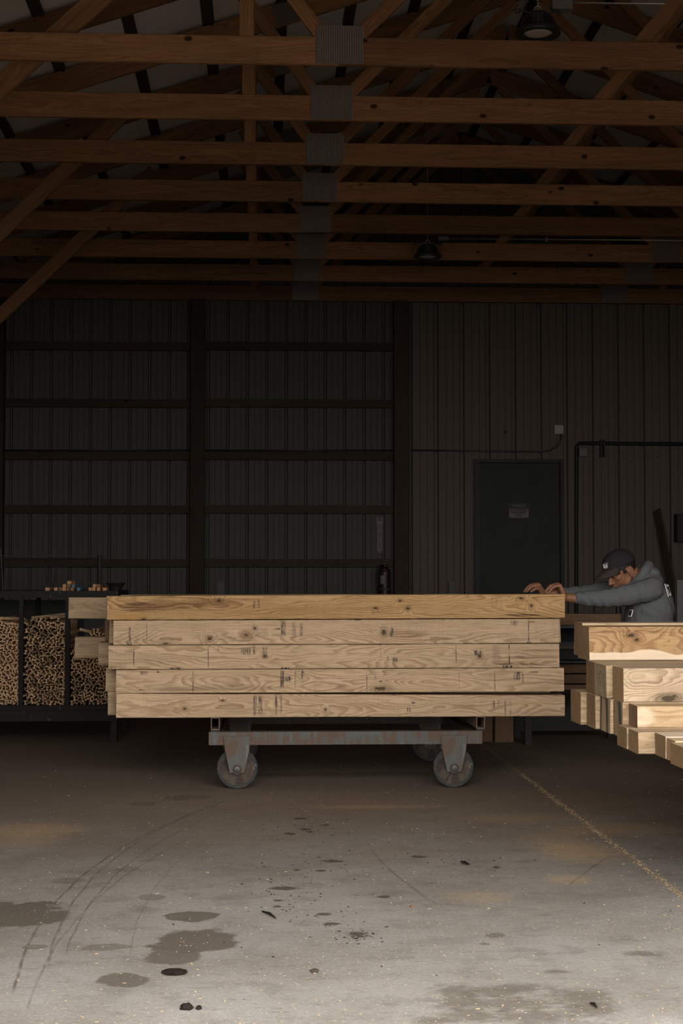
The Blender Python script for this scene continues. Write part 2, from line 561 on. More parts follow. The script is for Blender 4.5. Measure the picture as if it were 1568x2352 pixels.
def beam(name, p0, p1, D, H, mats, parent=None, seed=0, ch=0.004, segs=1, jit=0.0, roll=0.0, h1=None):
    """straight beam from p0 to p1; D is its thickness across, H its height in the upright direction"""
    p0, p1 = Vector(p0), Vector(p1)
    d = (p1 - p0)
    L = d.length
    x = d.normalized()
    up = Vector((0, 0, 1)) if abs(x.z) < 0.99 else Vector((1, 0, 0))
    y = up.cross(x).normalized()
    z = x.cross(y)
    me = beam_mesh(L, D, H, seed, ch, segs, jit, h1)
    me.name = name
    for k in mats if isinstance(mats, (list, tuple)) else [mats, mats]:
        me.materials.append(M[k] if isinstance(k, str) else k)
    ob = bpy.data.objects.new(name, me)
    COL.objects.link(ob)
    R = Matrix(((x.x, y.x, z.x), (x.y, y.y, z.y), (x.z, y.z, z.z)))
    if roll:
        R = R @ Matrix.Rotation(roll, 3, 'X')
    ob.rotation_euler = R.to_euler()
    place(ob, (p0 + p1) / 2, parent)
    return ob


def text_mesh(body, size, extrude=0.0006, bold=0.0, space=1.0):
    cu = bpy.data.curves.new('lettering', 'FONT')
    cu.body = body
    cu.size = size
    cu.align_x = 'CENTER'
    cu.align_y = 'CENTER'
    cu.extrude = extrude
    cu.offset = bold
    cu.space_line = space
    cu.resolution_u = 3
    ob = bpy.data.objects.new('lettering_source', cu)
    COL.objects.link(ob)
    dg = bpy.context.evaluated_depsgraph_get()
    me = bpy.data.meshes.new_from_object(ob.evaluated_get(dg))
    bpy.data.objects.remove(ob)
    bpy.data.curves.remove(cu)
    return me


def lettering(body, size, loc, parent, mat, bold=0.0, rot=(math.pi / 2, 0, 0), space=1.0, name='lettering'):
    me = text_mesh(body, size, 0.0006, bold, space)
    me.name = name
    me.materials.clear()
    me.materials.append(M[mat])
    ob = bpy.data.objects.new(name, me)
    COL.objects.link(ob)
    ob.rotation_euler = rot
    place(ob, Vector(loc), parent)
    return ob


def remeshed(mb, name, voxel, mats, parent, deform=None, smooth_iter=3):
    me = mb.mesh(name)
    tmp = bpy.data.objects.new('remesh_source', me)
    COL.objects.link(tmp)
    md = tmp.modifiers.new('r', 'REMESH')
    md.mode = 'VOXEL'
    md.voxel_size = voxel
    md.use_smooth_shade = True
    sm = tmp.modifiers.new('s', 'SMOOTH')
    sm.iterations = smooth_iter
    sm.factor = 0.5
    dg = bpy.context.evaluated_depsgraph_get()
    out = bpy.data.meshes.new_from_object(tmp.evaluated_get(dg))
    bpy.data.objects.remove(tmp)
    bpy.data.meshes.remove(me)
    out.name = name
    c = WLOC[parent.name]
    nrm = [v.normal.copy() for v in out.vertices] if deform else None
    pos = [v.co.copy() for v in out.vertices]
    if deform:
        pos = [deform(p, n) for p, n in zip(pos, nrm)]
    out.vertices.foreach_set('co', [k for p in pos for k in (p - c)])
    out.update()
    out.materials.clear()
    for k in mats:
        out.materials.append(M[k])
    out.polygons.foreach_set('use_smooth', [True] * len(out.polygons))
    ob = bpy.data.objects.new(name, out)
    COL.objects.link(ob)
    place(ob, c, parent)
    return ob


#@@STRUCTURE

# ================================================================== the setting
HC = at(784, 149, 9.92).z            # underside of the truss bottom chords
T_S, T0 = 1.22, 8.13                 # truss spacing and first truss in view, in spacings from the camera
TY = [(T0 + i) * T_S for i in range(8)]
PITCHR = 1.0 / 3.0
CH_H = 0.178


def chord_under(x):
    return HC + PITCHR * (x - XL) if x < XRIDGE else HC + PITCHR * (XR - x)


# ---- floor
def mk_floor():
    m = NT('dusty_concrete')
    P = m.tc.outputs['Object']
    s = m.sep(P)
    big = m.noise(P, 0.9, 4.0, 0.6)
    mid = m.noise(P, 5.0, 4.0, 0.65)
    fine = m.noise(P, 60.0, 3.0, 0.7)
    col = m.mix(m.ramp(big, 0.35, 0.7), (0.275, 0.260, 0.238), (0.205, 0.186, 0.162))
    col = m.mix(m.ramp(mid, 0.45, 0.75, 0.0, 0.7), col, (0.155, 0.140, 0.122))
    # sawdust and dirt trodden in round the work bay
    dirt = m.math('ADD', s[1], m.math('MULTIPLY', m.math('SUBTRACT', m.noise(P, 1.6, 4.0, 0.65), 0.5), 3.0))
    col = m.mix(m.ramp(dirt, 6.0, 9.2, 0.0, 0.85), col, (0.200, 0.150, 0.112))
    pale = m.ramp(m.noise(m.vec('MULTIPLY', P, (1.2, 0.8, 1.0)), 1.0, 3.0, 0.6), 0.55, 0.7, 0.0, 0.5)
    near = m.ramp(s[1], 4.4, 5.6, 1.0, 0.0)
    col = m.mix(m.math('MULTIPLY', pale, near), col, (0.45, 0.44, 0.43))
    # streaks of grit swept sideways
    grit = m.noise(m.vec('MULTIPLY', P, (9.0, 30.0, 1.0)), 1.0, 4.0, 0.7)
    col = m.mix(m.ramp(grit, 0.54, 0.72, 0.0, 0.6), col, (0.14, 0.115, 0.095))
    grain = m.noise(m.vec('MULTIPLY', P, (150.0, 190.0, 1.0)), 1.0, 2.0, 0.7)
    fg = m.math('ADD', m.math('ADD', m.math('MULTIPLY', m.math('SUBTRACT', fine, 0.5), 0.7), m.math('MULTIPLY', m.math('SUBTRACT', grain, 0.5), 0.7)), 1.0)
    col = m.mix(1.0, col, m.comb(fg, fg, fg), 'MULTIPLY')
    # stains with outlines of their own
    wob = m.math('MULTIPLY', m.math('SUBTRACT', m.noise(P, 7.0, 3.0, 0.6), 0.5), 1.5)
    wob2 = m.math('MULTIPLY', m.math('SUBTRACT', m.noise(P, 22.0, 3.0, 0.6), 0.5), 2.2)

    def stain(px, py, w, h, c, am, soft=0.12, rough_edge=False):
        nonlocal col
        a = on_floor(px, py)
        rx = (on_floor(px + w / 2, py) - a).length
        ry = abs(on_floor(px, py - h / 2).y - on_floor(px, py + h / 2).y) / 2
        d = m.vec('LENGTH', m.vec('MULTIPLY', m.vec('SUBTRACT', P, (a.x, a.y, 0)), (1 / rx, 1 / ry, 0.0)))
        d = m.math('ADD', d, wob2 if rough_edge else wob)
        col = m.mix(m.ramp(d, 1.0 - soft, 1.0 + soft, am, 0.0), col, c)
    brown = (0.105, 0.087, 0.070)
    for (px, py, w, h, am) in [(450, 2162, 190, 56, .85), (395, 2196, 150, 44, .8), (440, 2104, 110, 26, .8), (282, 2252, 118, 34, .8),
                               (20, 2102, 260, 60, .85), (240, 2176, 110, 16, .5), (80, 2175, 50, 10, .55), (1135, 2149, 50, 12, .6),
                               (1112, 2168, 26, 8, .5), (350, 2062, 60, 14, .45), (430, 1832, 110, 12, .5), (330, 1847, 70, 9, .45),
                               (290, 1996, 60, 12, .35), (160, 2024, 90, 14, .35)]:
        stain(px, py, w, h, brown, min(am * 1.12, .95))
    for (px, py, w, h) in [(1045, 2275, 90, 26), (1140, 2278, 120, 24), (1060, 2302, 120, 34), (1180, 2305, 170, 30), (1330, 2290, 130, 36),
                           (1080, 2332, 130, 28), (1230, 2335, 190, 32), (1360, 2318, 110, 30), (995, 2345, 80, 16), (1200, 2268, 120, 16),
                           (1480, 2190, 90, 12), (1275, 2232, 50, 8)]:
        stain(px, py, w, h, (0.115, 0.098, 0.080), .75, 0.6, True)
    stain(398, 2232, 62, 19, (0.016, 0.012, 0.010), .96, 0.1)
    for (px, py, w, h) in [(700, 1905, 26, 5), (712, 1910, 18, 4), (745, 1895, 20, 4), (690, 1880, 30, 5), (665, 1915, 24, 4), (760, 1978, 46, 6),
                           (680, 1998, 20, 4), (735, 2000, 22, 4), (650, 2040, 60, 8), (640, 2068, 26, 5), (740, 2100, 36, 7), (760, 2122, 40, 6),
                           (635, 2082, 20, 5), (820, 2148, 50, 14), (1068, 1984, 24, 5), (1140, 1992, 18, 5), (960, 1968, 40, 5), (880, 2060, 30, 6)]:
        stain(px, py, w, h, (0.045, 0.036, 0.030), .8, 0.35, True)
    saw = (0.46, 0.315, 0.165)
    for (px, py, w, h, am) in [(1330, 1958, 170, 40, .55), (1400, 1905, 260, 26, .4), (70, 1905, 220, 26, .45), (60, 1925, 160, 40, .3),
                               (1280, 1930, 160, 40, .3), (1100, 2060, 140, 26, .25), (1310, 2020, 100, 20, .45), (1200, 1880, 260, 20, .3), (860, 1853, 240, 8, .35)]:
        stain(px, py, w, h, saw, am, 0.7, True)
    # tyre and dragging tracks
    tn1 = m.math('MULTIPLY', m.math('SUBTRACT', m.noise(P, 3.0, 2.0), 0.5), 0.02)
    tn2 = m.noise(P, 11.0, 3.0)

    def track(p, q, w, am):
        nonlocal col
        a, b = on_floor(*p), on_floor(*q)
        d = (b - a)
        L = d.length
        d.normalize()
        rel = m.vec('SUBTRACT', P, (a.x, a.y, 0))
        along = m.vec('DOT_PRODUCT', rel, (d.x, d.y, 0))
        across = m.vec('DOT_PRODUCT', rel, (-d.y, d.x, 0))
        bow = m.math('MULTIPLY', m.math('MULTIPLY', along, m.math('SUBTRACT', along, L)), 0.06)
        across = m.math('ABSOLUTE', m.math('ADD', across, m.math('ADD', bow, tn1)))
        k = m.math('MULTIPLY', m.ramp(across, w * 0.3, w, 1.0, 0.0), m.math('MULTIPLY', m.ramp(along, 0.0, 0.15), m.ramp(along, L - 0.3, L, 1.0, 0.0)))
        k = m.math('MULTIPLY', k, m.ramp(tn2, 0.35, 0.6, 0.3, min(am * 1.25, 1.0)))
        col = m.mix(k, col, (0.12, 0.10, 0.088))
    track((30, 2290), (535, 1835), 0.008, .8)
    track((110, 2230), (560, 1825), 0.007, .7)
    track((150, 2200), (520, 1860), 0.006, .6)
    track((60, 2330), (480, 1905), 0.006, .5)
    track((300, 2200), (560, 1880), 0.004, .4)
    track((1015, 2085), (845, 1940), 0.010, .5)
    track((1300, 2040), (1420, 1955), 0.008, .6)
    # the joint packed with sawdust
    jx = on_floor(1400, 1932).x
    dj = m.math('ABSOLUTE', m.math('ADD', m.math('SUBTRACT', s[0], jx), m.math('MULTIPLY', m.math('SUBTRACT', m.noise(P, 14.0, 3.0), 0.5), 0.03)))
    col = m.mix(m.math('MULTIPLY', m.ramp(dj, 0.010, 0.024, 0.75, 0.0), m.ramp(m.noise(P, 25.0, 3.0), 0.3, 0.6, 0.35, 1.0)), col, (0.34, 0.25, 0.155))
    # pale specks of chip and dust
    v1 = m.voronoi(m.vec('MULTIPLY', P, (1.0, 1.0, 0.0)), 26.0)
    v2 = m.voronoi(m.vec('MULTIPLY', P, (1.0, 1.0, 0.0)), 55.0)
    dens = m.ramp(m.noise(P, 1.5, 2.0), 0.35, 0.65, 0.4, 1.0)
    col = m.mix(m.math('MULTIPLY', m.ramp(v1, 0.06, 0.12, 0.85, 0.0), dens), col, (0.58, 0.47, 0.33))
    col = m.mix(m.math('MULTIPLY', m.ramp(v2, 0.08, 0.17, 0.7, 0.0), dens), col, (0.50, 0.38, 0.25))
    v3 = m.voronoi(m.vec('MULTIPLY', P, (1.0, 1.0, 0.0)), 100.0)
    col = m.mix(m.math('MULTIPLY', m.ramp(v3, 0.12, 0.24, 0.6, 0.0), dens), col, (0.40, 0.30, 0.20))
    m.bump(fine, 0.35, 0.004)
    return m.done(col, m.ramp(mid, 0.3, 0.7, 0.75, 0.9), 0.15)


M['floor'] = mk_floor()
floor = MB().box(XL - 0.1, XR + 0.1, 2.6, Y_BACK + 0.2, -0.15, 0.0).build('floor', 'floor', center=(0, 0, 0))
struct(floor, 'dusty concrete floor with oil stains and a sawdust filled joint')
ground = MB().box(-40, 45, -40, 2.6, -0.17, -0.02).build('yard_ground', 'ground', center=(0, 0, 0))
struct(ground, 'pale gravel yard outside the open doorway')

# ---- ceiling: white faced insulation on purlins
ceil = struct(empty('ceiling', (XRIDGE, 11, HC)), 'sloping roof with pale insulation facing between dark purlins')
TOPC = CH_H / math.cos(math.atan(PITCHR))
PUR_H, PUR_W = 0.038, 0.089


def roof_z(x):
    return chord_under(x) + TOPC


for sgn, xa, xb in ((-1, XL - 0.35, XRIDGE), (1, XRIDGE, XR + 0.35)):
    za, zb = [HC + PITCHR * (x - XL) + TOPC if sgn < 0 else HC + PITCHR * (XR - x) + TOPC for x in (xa, xb)]
    t0, t1 = PUR_H + 0.004, PUR_H + 0.06
    MB().prism([(xa, za + t0), (xb, zb + t0), (xb, zb + t1), (xa, za + t1)], 'y', Y_FRONT - 0.3, Y_BACK + 0.1).build('insulation_sheet', 'roof', ceil)
    x = xa + 0.2 if sgn < 0 else xa + 0.14
    while x < xb - 0.05:
        z = (HC + PITCHR * (x - XL) if sgn < 0 else HC + PITCHR * (XR - x)) + TOPC + PUR_H / 2 + 0.003
        ang = math.atan(PITCHR) * (-sgn)
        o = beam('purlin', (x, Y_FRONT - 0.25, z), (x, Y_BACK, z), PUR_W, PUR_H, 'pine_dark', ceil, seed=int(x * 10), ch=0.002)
        o.rotation_euler = (o.rotation_euler.to_matrix() @ Matrix.Rotation(ang, 3, 'X')).to_euler()
        x += 0.58

# ---- walls out of view
wl = struct(MB().box(XL - 0.12, XL - 0.04, Y_FRONT, Y_BACK, 0, roof_z(XL) + 0.02).build('wall_left', 'wall_plain'), 'dark metal clad side wall under the low eave')
for ip in (0, 2, 4, 6):
    yp = TY[ip] + 0.115
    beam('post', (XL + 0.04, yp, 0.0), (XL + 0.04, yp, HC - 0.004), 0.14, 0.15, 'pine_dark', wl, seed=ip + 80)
struct(MB().box(XR + 0.04, XR + 0.12, Y_FRONT, Y_BACK, 0, roof_z(XR) + 0.02).build('wall_right', 'wall_plain'), 'dark metal clad wall on the far side of the bay')
fw = MB()
fw.box(XL - 0.12, DOOR_X0, Y_FRONT - 0.1, Y_FRONT, 0, HC)
fw.box(DOOR_X1, XR + 0.12, Y_FRONT - 0.1, Y_FRONT, 0, HC)
fw.box(DOOR_X0, DOOR_X1, Y_FRONT - 0.1, Y_FRONT, DOOR_Z, HC)
fw.prism([(XL - 0.1, HC), (XR + 0.1, HC), (XR + 0.1, roof_z(XR)), (XRIDGE, roof_z(XRIDGE)), (XL - 0.1, roof_z(XL))], 'y', Y_FRONT - 0.1, Y_FRONT)
struct(fw.build('wall_front', 'wall_plain'), 'metal clad front wall around the wide open doorway')

# ---- back wall: ribbed sheets, posts, girts
wb = struct(empty('wall_back', (0, Y_BACK, 0)), 'ribbed metal end wall with dark girts and posts')


def ribbed(x0, x1, pitch, phase, ya, groove_w, groove_d, z0, ztop, mat, parent, nper, minor=0.006):
    """sheets of nper pitches each, a mesh per sheet; grooves go back from the face"""
    start = phase - math.ceil((phase - x0) / pitch) * pitch
    k = 0
    x = start
    while x < x1:
        prof = []
        for j in range(nper):
            a = x + j * pitch
            prof += [(a, ya + groove_d), (a + groove_w, ya + groove_d), (a + groove_w + 0.012, ya)]
            for q in (0.36, 0.68):
                c = a + groove_w + (pitch - groove_w) * q
                prof += [(c - 0.006, ya), (c - 0.003, ya + minor), (c + 0.003, ya + minor), (c + 0.006, ya)]
            prof += [(a + pitch - 0.012, ya)]
        prof.append((x + nper * pitch, ya + groove_d))
        prof = [(min(max(px_, x0), x1), y) for px_, y in prof]
        mb = MB()
        n = len(prof)
        zt = [ztop(p[0]) if callable(ztop) else ztop for p in prof]
        vs = [(p[0], p[1], z0) for p in prof] + [(p[0], p[1], z) for p, z in zip(prof, zt)]
        mb.add(vs, [(i, i + 1, n + i + 1, n + i) for i in range(n - 1)])
        mb.build('wall_panel', mat, parent)
        x += nper * pitch
        k += 1


YP = 18.56
rib_l = at(523, 900, YP).x
x_split = at(938, 900, 18.40).x
ribbed(XL - 0.1, x_split, 0.2286, rib_l - 0.008, YP, 0.016, 0.030, 0.0, lambda x: roof_z(x) + 0.03, 'wall_ag', wb, 4)
ribbed(x_split, XR + 0.1, 0.2286, rib_l - 0.008, YP, 0.016, 0.030, HC - 0.05, lambda x: roof_z(x) + 0.03, 'wall_ag', wb, 4)
# added backing, unseen, blocks light leaking through gaps between gable sheets and roof
sk = MB()
sk.prism([(XL - 0.12, -0.1), (XR + 0.12, -0.1), (XR + 0.12, roof_z(XR) + 0.12), (XRIDGE, roof_z(XRIDGE) + 0.09), (XL - 0.12, roof_z(XL) + 0.12)], 'y', YP + 0.05, YP + 0.12)
sk.build('light_seal', 'wall_plain', wb)
# posts and girts
for (pa, pb) in ((-38, 7), (437, 470), (905, 938)):
    x0, x1 = at(pa, 1000, 18.36).x, at(pb, 1000, 18.36).x
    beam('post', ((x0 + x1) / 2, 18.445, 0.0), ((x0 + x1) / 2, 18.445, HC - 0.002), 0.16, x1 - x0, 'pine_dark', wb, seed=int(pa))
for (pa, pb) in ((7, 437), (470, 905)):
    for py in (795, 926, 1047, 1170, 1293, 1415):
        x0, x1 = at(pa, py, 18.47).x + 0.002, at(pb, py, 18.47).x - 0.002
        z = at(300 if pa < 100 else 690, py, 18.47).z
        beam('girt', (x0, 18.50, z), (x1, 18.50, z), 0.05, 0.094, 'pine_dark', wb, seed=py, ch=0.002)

wp = struct(empty('wall_partition', (at(1250, 1000, 18.4).x, 18.4, 0)), 'brown ribbed metal liner around the charcoal door')
YQ = 18.40
rib_r = at(1061, 1000, YQ).x
DX0, DX1 = at(1088, 1100, YQ).x, at(1293, 1100, YQ).x
DZ = at(1190, 1055, YQ).z
z_lin = at(1250, 697, YQ).z
ribbed(at(942, 1000, YQ).x, DX0 - 0.003, 0.3048, rib_r - 0.018, YQ, 0.036, 0.045, 0.0, z_lin, 'wall_liner', wp, 3, 0.008)
ribbed(DX0 - 0.003, DX1 + 0.003, 0.3048, rib_r - 0.018, YQ, 0.036, 0.045, DZ, z_lin, 'wall_liner', wp, 3, 0.008)
ribbed(DX1 + 0.003, XR, 0.3048, rib_r - 0.018, YQ, 0.036, 0.045, 0.0, z_lin, 'wall_liner', wp, 3, 0.008)
MB().box(at(938, 900, YQ).x, at(943, 900, YQ).x, YQ - 0.01, YQ + 0.05, 0, z_lin).build('edge_trim', 'black_steel', wp)
for k in range(11):
    px_ = 968 + k * 60.3
    p = at(px_, 1042 + 0.012 * (px_ - 968), YQ)
    MB().lathe([(0.0, -0.006), (0.007, -0.005), (0.008, 0.0)], (p.x, YQ - 0.001, p.z), 'y', 10).build('screw', 'black_steel', wp)

# ---- door
dr = struct(empty('door_1', ((DX0 + DX1) / 2, YQ, 0)), 'charcoal steel door in a black frame')
fx0, fx1 = at(1100, 1100, YQ).x, at(1285, 1100, YQ).x
fz = at(1190, 1063, YQ).z
MB().box(DX0, fx0, YQ - 0.035, YQ + 0.06, 0, DZ).build('door_jamb', 'black_steel', dr)
MB().box(fx1, DX1, YQ - 0.035, YQ + 0.06, 0, DZ).build('door_jamb', 'black_steel', dr)
MB().box(fx0, fx1, YQ - 0.035, YQ + 0.06, fz, DZ).build('door_head', 'black_steel', dr)
MB().box(fx0 + 0.004, fx1 - 0.004, YQ + 0.005, YQ + 0.05, 0.01, fz - 0.004).build('door_leaf', 'door', dr)
hd = MB().lathe([(0.0, -0.075), (0.022, -0.07), (0.028, -0.05), (0.012, -0.03), (0.012, -0.005), (0.035, -0.003), (0.035, 0.0)], (fx0 + 0.08, YQ + 0.005, 0.98), 'y', 16)
hd.build('door_knob', 'grey_steel', dr, smooth=True)

# ================================================================== roof trusses
ORD = ['', 'first', 'second', 'third', 'fourth', 'fifth', 'sixth', 'seventh', 'eighth']
XN1, XN2 = 0.47, 4.13


def truss(i):
    y = TY[i]
    n_from_back = 8 - i
    root = empty('roof_truss', (XRIDGE, y, HC))
    lab = 'brown timber roof truss with tooth plates, %s counting from the ribbed end wall' % ORD[n_from_back]
    tag(root, lab, 'truss', 'roof trusses')
    Y = y + 0.019
    zc = HC + CH_H / 2
    # bottom chord in three boards butted under the plates
    for a, b in ((XL, XN1), (XN1, XN2), (XN2, XR)):
        beam('bottom_chord', (a + 0.001, Y, zc), (b - 0.001, Y, zc), 0.038, CH_H, 'pine', root, seed=i * 7 + int(a * 3), ch=0.003)
    # top chords rise from the heels to the ridge
    off = TOPC / 2
    beam('top_chord', (XL + 0.5, Y, chord_under(XL + 0.5) + off), (XRIDGE - 0.002, Y, chord_under(XRIDGE) + off - 0.001), 0.038, CH_H, 'pine', root, seed=i + 20, ch=0.003)
    beam('top_chord', (XRIDGE + 0.002, Y, chord_under(XRIDGE) + off - 0.001), (XR - 0.5, Y, chord_under(XR - 0.5) + off), 0.038, CH_H, 'pine', root, seed=i + 30, ch=0.003)
    zb = HC + CH_H
    W = 0.089
    xa = -0.12
    beam('web', (xa, Y, zb), (xa, Y, chord_under(xa)), 0.038, W, 'pine', root, seed=i + 40, ch=0.002)
    xb = 4.72
    beam('web', (xb, Y, zb), (xb, Y, chord_under(xb)), 0.038, W, 'pine', root, seed=i + 41, ch=0.002)
    beam('web', (XN1 - 0.09, Y, zb - 0.02), (-0.22, Y, chord_under(-0.22) - 0.02), 0.036, W, 'pine', root, seed=i + 42, ch=0.002)
    beam('web', (XN1 + 0.09, Y, zb - 0.02), (XRIDGE - 0.12, Y, chord_under(XRIDGE) - 0.04), 0.036, W, 'pine', root, seed=i + 43, ch=0.002)
    beam('web', (XN2 - 0.09, Y, zb - 0.02), (XRIDGE + 0.12, Y, chord_under(XRIDGE) - 0.04), 0.036, W, 'pine', root, seed=i + 44, ch=0.002)
    beam('web', (XN2 + 0.09, Y, zb - 0.02), (4.82, Y, chord_under(4.82) - 0.02), 0.036, W, 'pine', root, seed=i + 45, ch=0.002)
    if i < 7:
        beam('web', (2.36, Y + 0.038, zb - 0.05), (3.35, Y + 0.038, HC + 1.30), 0.036, W, 'pine', root, seed=i + 46, ch=0.002)
    pz = HC + 0.006
    for xn in (XN1, XN2):
        MB().box(xn - 0.15, xn + 0.15, y - 0.004, y - 0.0005, pz, pz + 0.245).build('tooth_plate', 'plate', root)
    pt = MB().box(-0.14, 0.14, -0.0018, 0.0018, -0.085, 0.085).build('tooth_plate', 'plate', root, center=(0, 0, 0))
    pt.location = Vector((0.2, y - 0.003, chord_under(0.2) + off)) - WLOC[root.name]
    pt.rotation_euler = (0, -math.atan(PITCHR), 0)
    return root


for i in range(8):
    truss(i)

# knee braces nailed to the back of every other truss
for i, (q0, q1, wd, lab) in {0: ((62, 144), (140, 75), 0.135, 'knotty diagonal knee brace on the eighth truss from the end wall'),
                             2: ((0, 535), (160, 381), 0.115, 'diagonal knee brace on the sixth truss from the end wall'),
                             4: ((0, 725), (199, 537), 0.120, 'diagonal knee brace on the fourth truss from the end wall')}.items():
    yb = TY[i] + 0.062
    a, b = at(*q0, yb), at(*q1, yb)
    d = (b - a).normalized()
    lo = a + d * ((XL + 0.13 - a.x) / d.x)
    hi = a + d * ((((-0.9 if i == 0 else -1.05)) - a.x) / d.x)
    tag(beam('knee_brace', lo, hi, 0.038, wd, 'pine', None, seed=i + 60, ch=0.003), lab, 'brace', 'knee braces')

# ================================================================== timber pile on the low cart
YW = on_floor(545, 1811).y            # front wheels touch the floor here
YP1 = YW - 0.06                       # front face of the pile
TH = 0.143


def timber(name, x0, x1, y0, D, z0, H, mats, label, group=None, seed=0, jit=0.0015, dz=0.0, parent=None, ch=0.005, yaw=0.0, h1=None):
    """squared timber from x0 to x1, near face at y0, underside z0; dz lifts its right end"""
    o = beam(name, (x0, y0 + D / 2, z0 + H / 2), (x1, y0 + D / 2 + yaw * (x1 - x0), z0 + (h1 or H) / 2 + dz), D, H, mats, parent, seed=seed, ch=ch, segs=8, jit=jit, h1=h1)
    tag(o, label, 'timber', group)
    return o


def local_marks(c, Y, lst):
    out = []
    for e in lst:
        p = at(e[0], e[1], Y)
        k = (at(e[0] + 1, e[1], Y) - p).x
        out.append((p.x - c.x, p.z - c.z, e[2] * k, e[3] * k) + tuple(e[4:]))
    return out


YEL_L, YEL_D = (0.46, 0.285, 0.130), (0.20, 0.105, 0.042)
FRONT = [
    # left px, right px, y top left, y bottom left, y top right, y bottom right, options, label
    dict(px=(246, 1297), y=(1369.5, 1424, 1364.5, 1419.5), light=YEL_L, dark=YEL_D, tone=0.3, spacing=0.0075, ring=0.9,
         knots=[(503, 1378, 6, 4), (918, 1380, 5, 3), (936, 1398, 5, 4), (1196, 1376, 6, 3), (1220, 1393, 4, 4), (330, 1421, 5, 3), (862, 1397, 5, 3)],
         marks=[(583, 1388, 8, 18, .7), (594, 1387, 6, 22, .7), (1130, 1385, 3, 30, .4), (1150, 1385, 3, 30, .4), (1140, 1383, 4, 18, .4)],
         streaks=[(330, 1393, 75, 14, (0.11, 0.052, 0.024), 1.0), (450, 1387, 150, 15, (0.16, 0.08, 0.034), .9), (300, 1415, 40, 8, (0.38, 0.19, 0.05), .7), (1200, 1414, 60, 4, (0.08, 0.04, 0.02), .9),
                  (640, 1406, 180, 12, (0.24, 0.13, 0.055), .5), (560, 1380, 90, 8, (0.25, 0.135, 0.06), .5), (760, 1398, 200, 8, (0.25, 0.14, 0.06), .5)],
         lab='yellowish streaked oak timber lying on top of the cart pile, front row'),
    dict(px=(260, 1284), y=(1425.5, 1481.5, 1421.5, 1477),
         knots=[(481, 1466, 6, 5), (585, 1442, 4, 4), (881, 1452, 6, 8), (380, 1477, 8, 2), (565, 1458, 4, 3)],
         marks=[(298, 1460, 5, 44, 1), (296, 1478, 14, 10, .9), (337, 1452, 2, 56, .7), (650, 1442, 12, 36, 1), (640, 1444, 26, 4, .9), (691, 1446, 8, 34, .9), (675, 1446, 10, 40, .5),
                (899, 1453, 9, 24, 1), (1214, 1450, 3, 54, 1), (1221, 1429, 18, 3, .9), (1180, 1432, 18, 12, .6), (822, 1424, 20, 4, 1), (1214, 1476, 10, 4, 1), (600, 1450, 30, 20, .25)],
         streaks=[(565, 1458, 26, 16, (0.25, 0.15, 0.08), .8), (930, 1458, 60, 13, (0.22, 0.13, 0.07), .7)],
         lab='pale oak timber with ink smears, second from the top in the cart pile front row'),
    dict(px=(249, 1284), y=(1483, 1537.5, 1478.5, 1533.5),
         knots=[(608, 1507, 4, 4), (1101, 1508, 5, 5)],
         marks=[(307, 1510, 3, 40, 1), (478, 1510, 2.5, 54, .9), (565, 1496, 26, 16, .9), (584, 1492, 6, 24, 1), (608, 1498, 14, 30, .6), (501, 1490, 3, 10, .9), (402, 1535, 26, 6, 1), (260, 1533, 16, 10, .6),
                (906, 1515, 14, 9, 1), (890, 1512, 5, 10, .8), (872, 1480, 12, 4, 1), (1047, 1502, 3, 46, .9), (1097, 1500, 18, 12, 1), (1169, 1505, 3, 54, 1), (1165, 1532, 24, 6, 1.2), (874, 1505, 2, 54, .5), (655, 1535, 22, 5, 1.2), (1140, 1500, 20, 44, .3)],
         streaks=[(1230, 1510, 70, 5, (0.17, 0.09, 0.05), .7), (1200, 1526, 90, 4, (0.15, 0.08, 0.045), .8), (1240, 1495, 60, 4, (0.18, 0.10, 0.05), .6)],
         lab='pale oak timber with two ruled pencil lines, middle of the cart pile front row'),
    dict(px=(266, 1295), y=(1539, 1592.5, 1534.5, 1588.5),
         knots=[(875, 1582, 16, 5), (864, 1581, 5, 4)],
         marks=[(330, 1545, 18, 8, .9), (362, 1543, 8, 4, 1), (443, 1566, 2.5, 52, .9), (648, 1560, 10, 44, .9), (662, 1559, 14, 14, 1), (678, 1560, 4, 44, .7), (695, 1553, 8, 30, 1), (325, 1584, 14, 4, .8),
                (874, 1565, 10, 3, 1.2), (842, 1565, 2.5, 52, .9), (1136, 1563, 2.5, 52, 1), (1187, 1553, 16, 20, .9), (1200, 1558, 4, 24, .8), (1226, 1544, 22, 3, 1), (1190, 1545, 18, 3, 1), (862, 1556, 3, 12, .8), (1054, 1562, 2, 40, .5)],
         streaks=[(560, 1580, 110, 9, (0.24, 0.15, 0.085), .7), (420, 1582, 70, 8, (0.24, 0.15, 0.085), .6)],
         lab='pale oak timber with dark knot cluster, fourth down in the cart pile front row'),
    dict(px=(267, 1297), y=(1593.2, 1649, 1597, 1645),
         knots=[(511, 1610, 5, 2.5), (424, 1629, 4, 3.5), (747, 1630, 3, 3)],
         marks=[(585, 1621, 8, 50, 1), (598, 1618, 10, 44, 1), (634, 1620, 5, 50, .9), (645, 1618, 6, 46, .6), (949, 1613.5, 11, 4, 1.2), (939, 1630, 11, 11, 1.1), (904, 1594, 8, 6, .9),
                (1133, 1616, 6, 18, .9), (1145, 1614, 4, 16, .7), (1160, 1625, 4, 40, .9), (1172, 1625, 4, 36, .5)],
         streaks=[(820, 1622, 70, 12, (0.27, 0.17, 0.095), .5), (400, 1632, 90, 10, (0.30, 0.19, 0.11), .5)],
         lab='pale oak timber lying at the bottom of the cart pile, front row'),
]
PILE_ZB = at(267, 1649, YP1).z
LAYER_Z = []
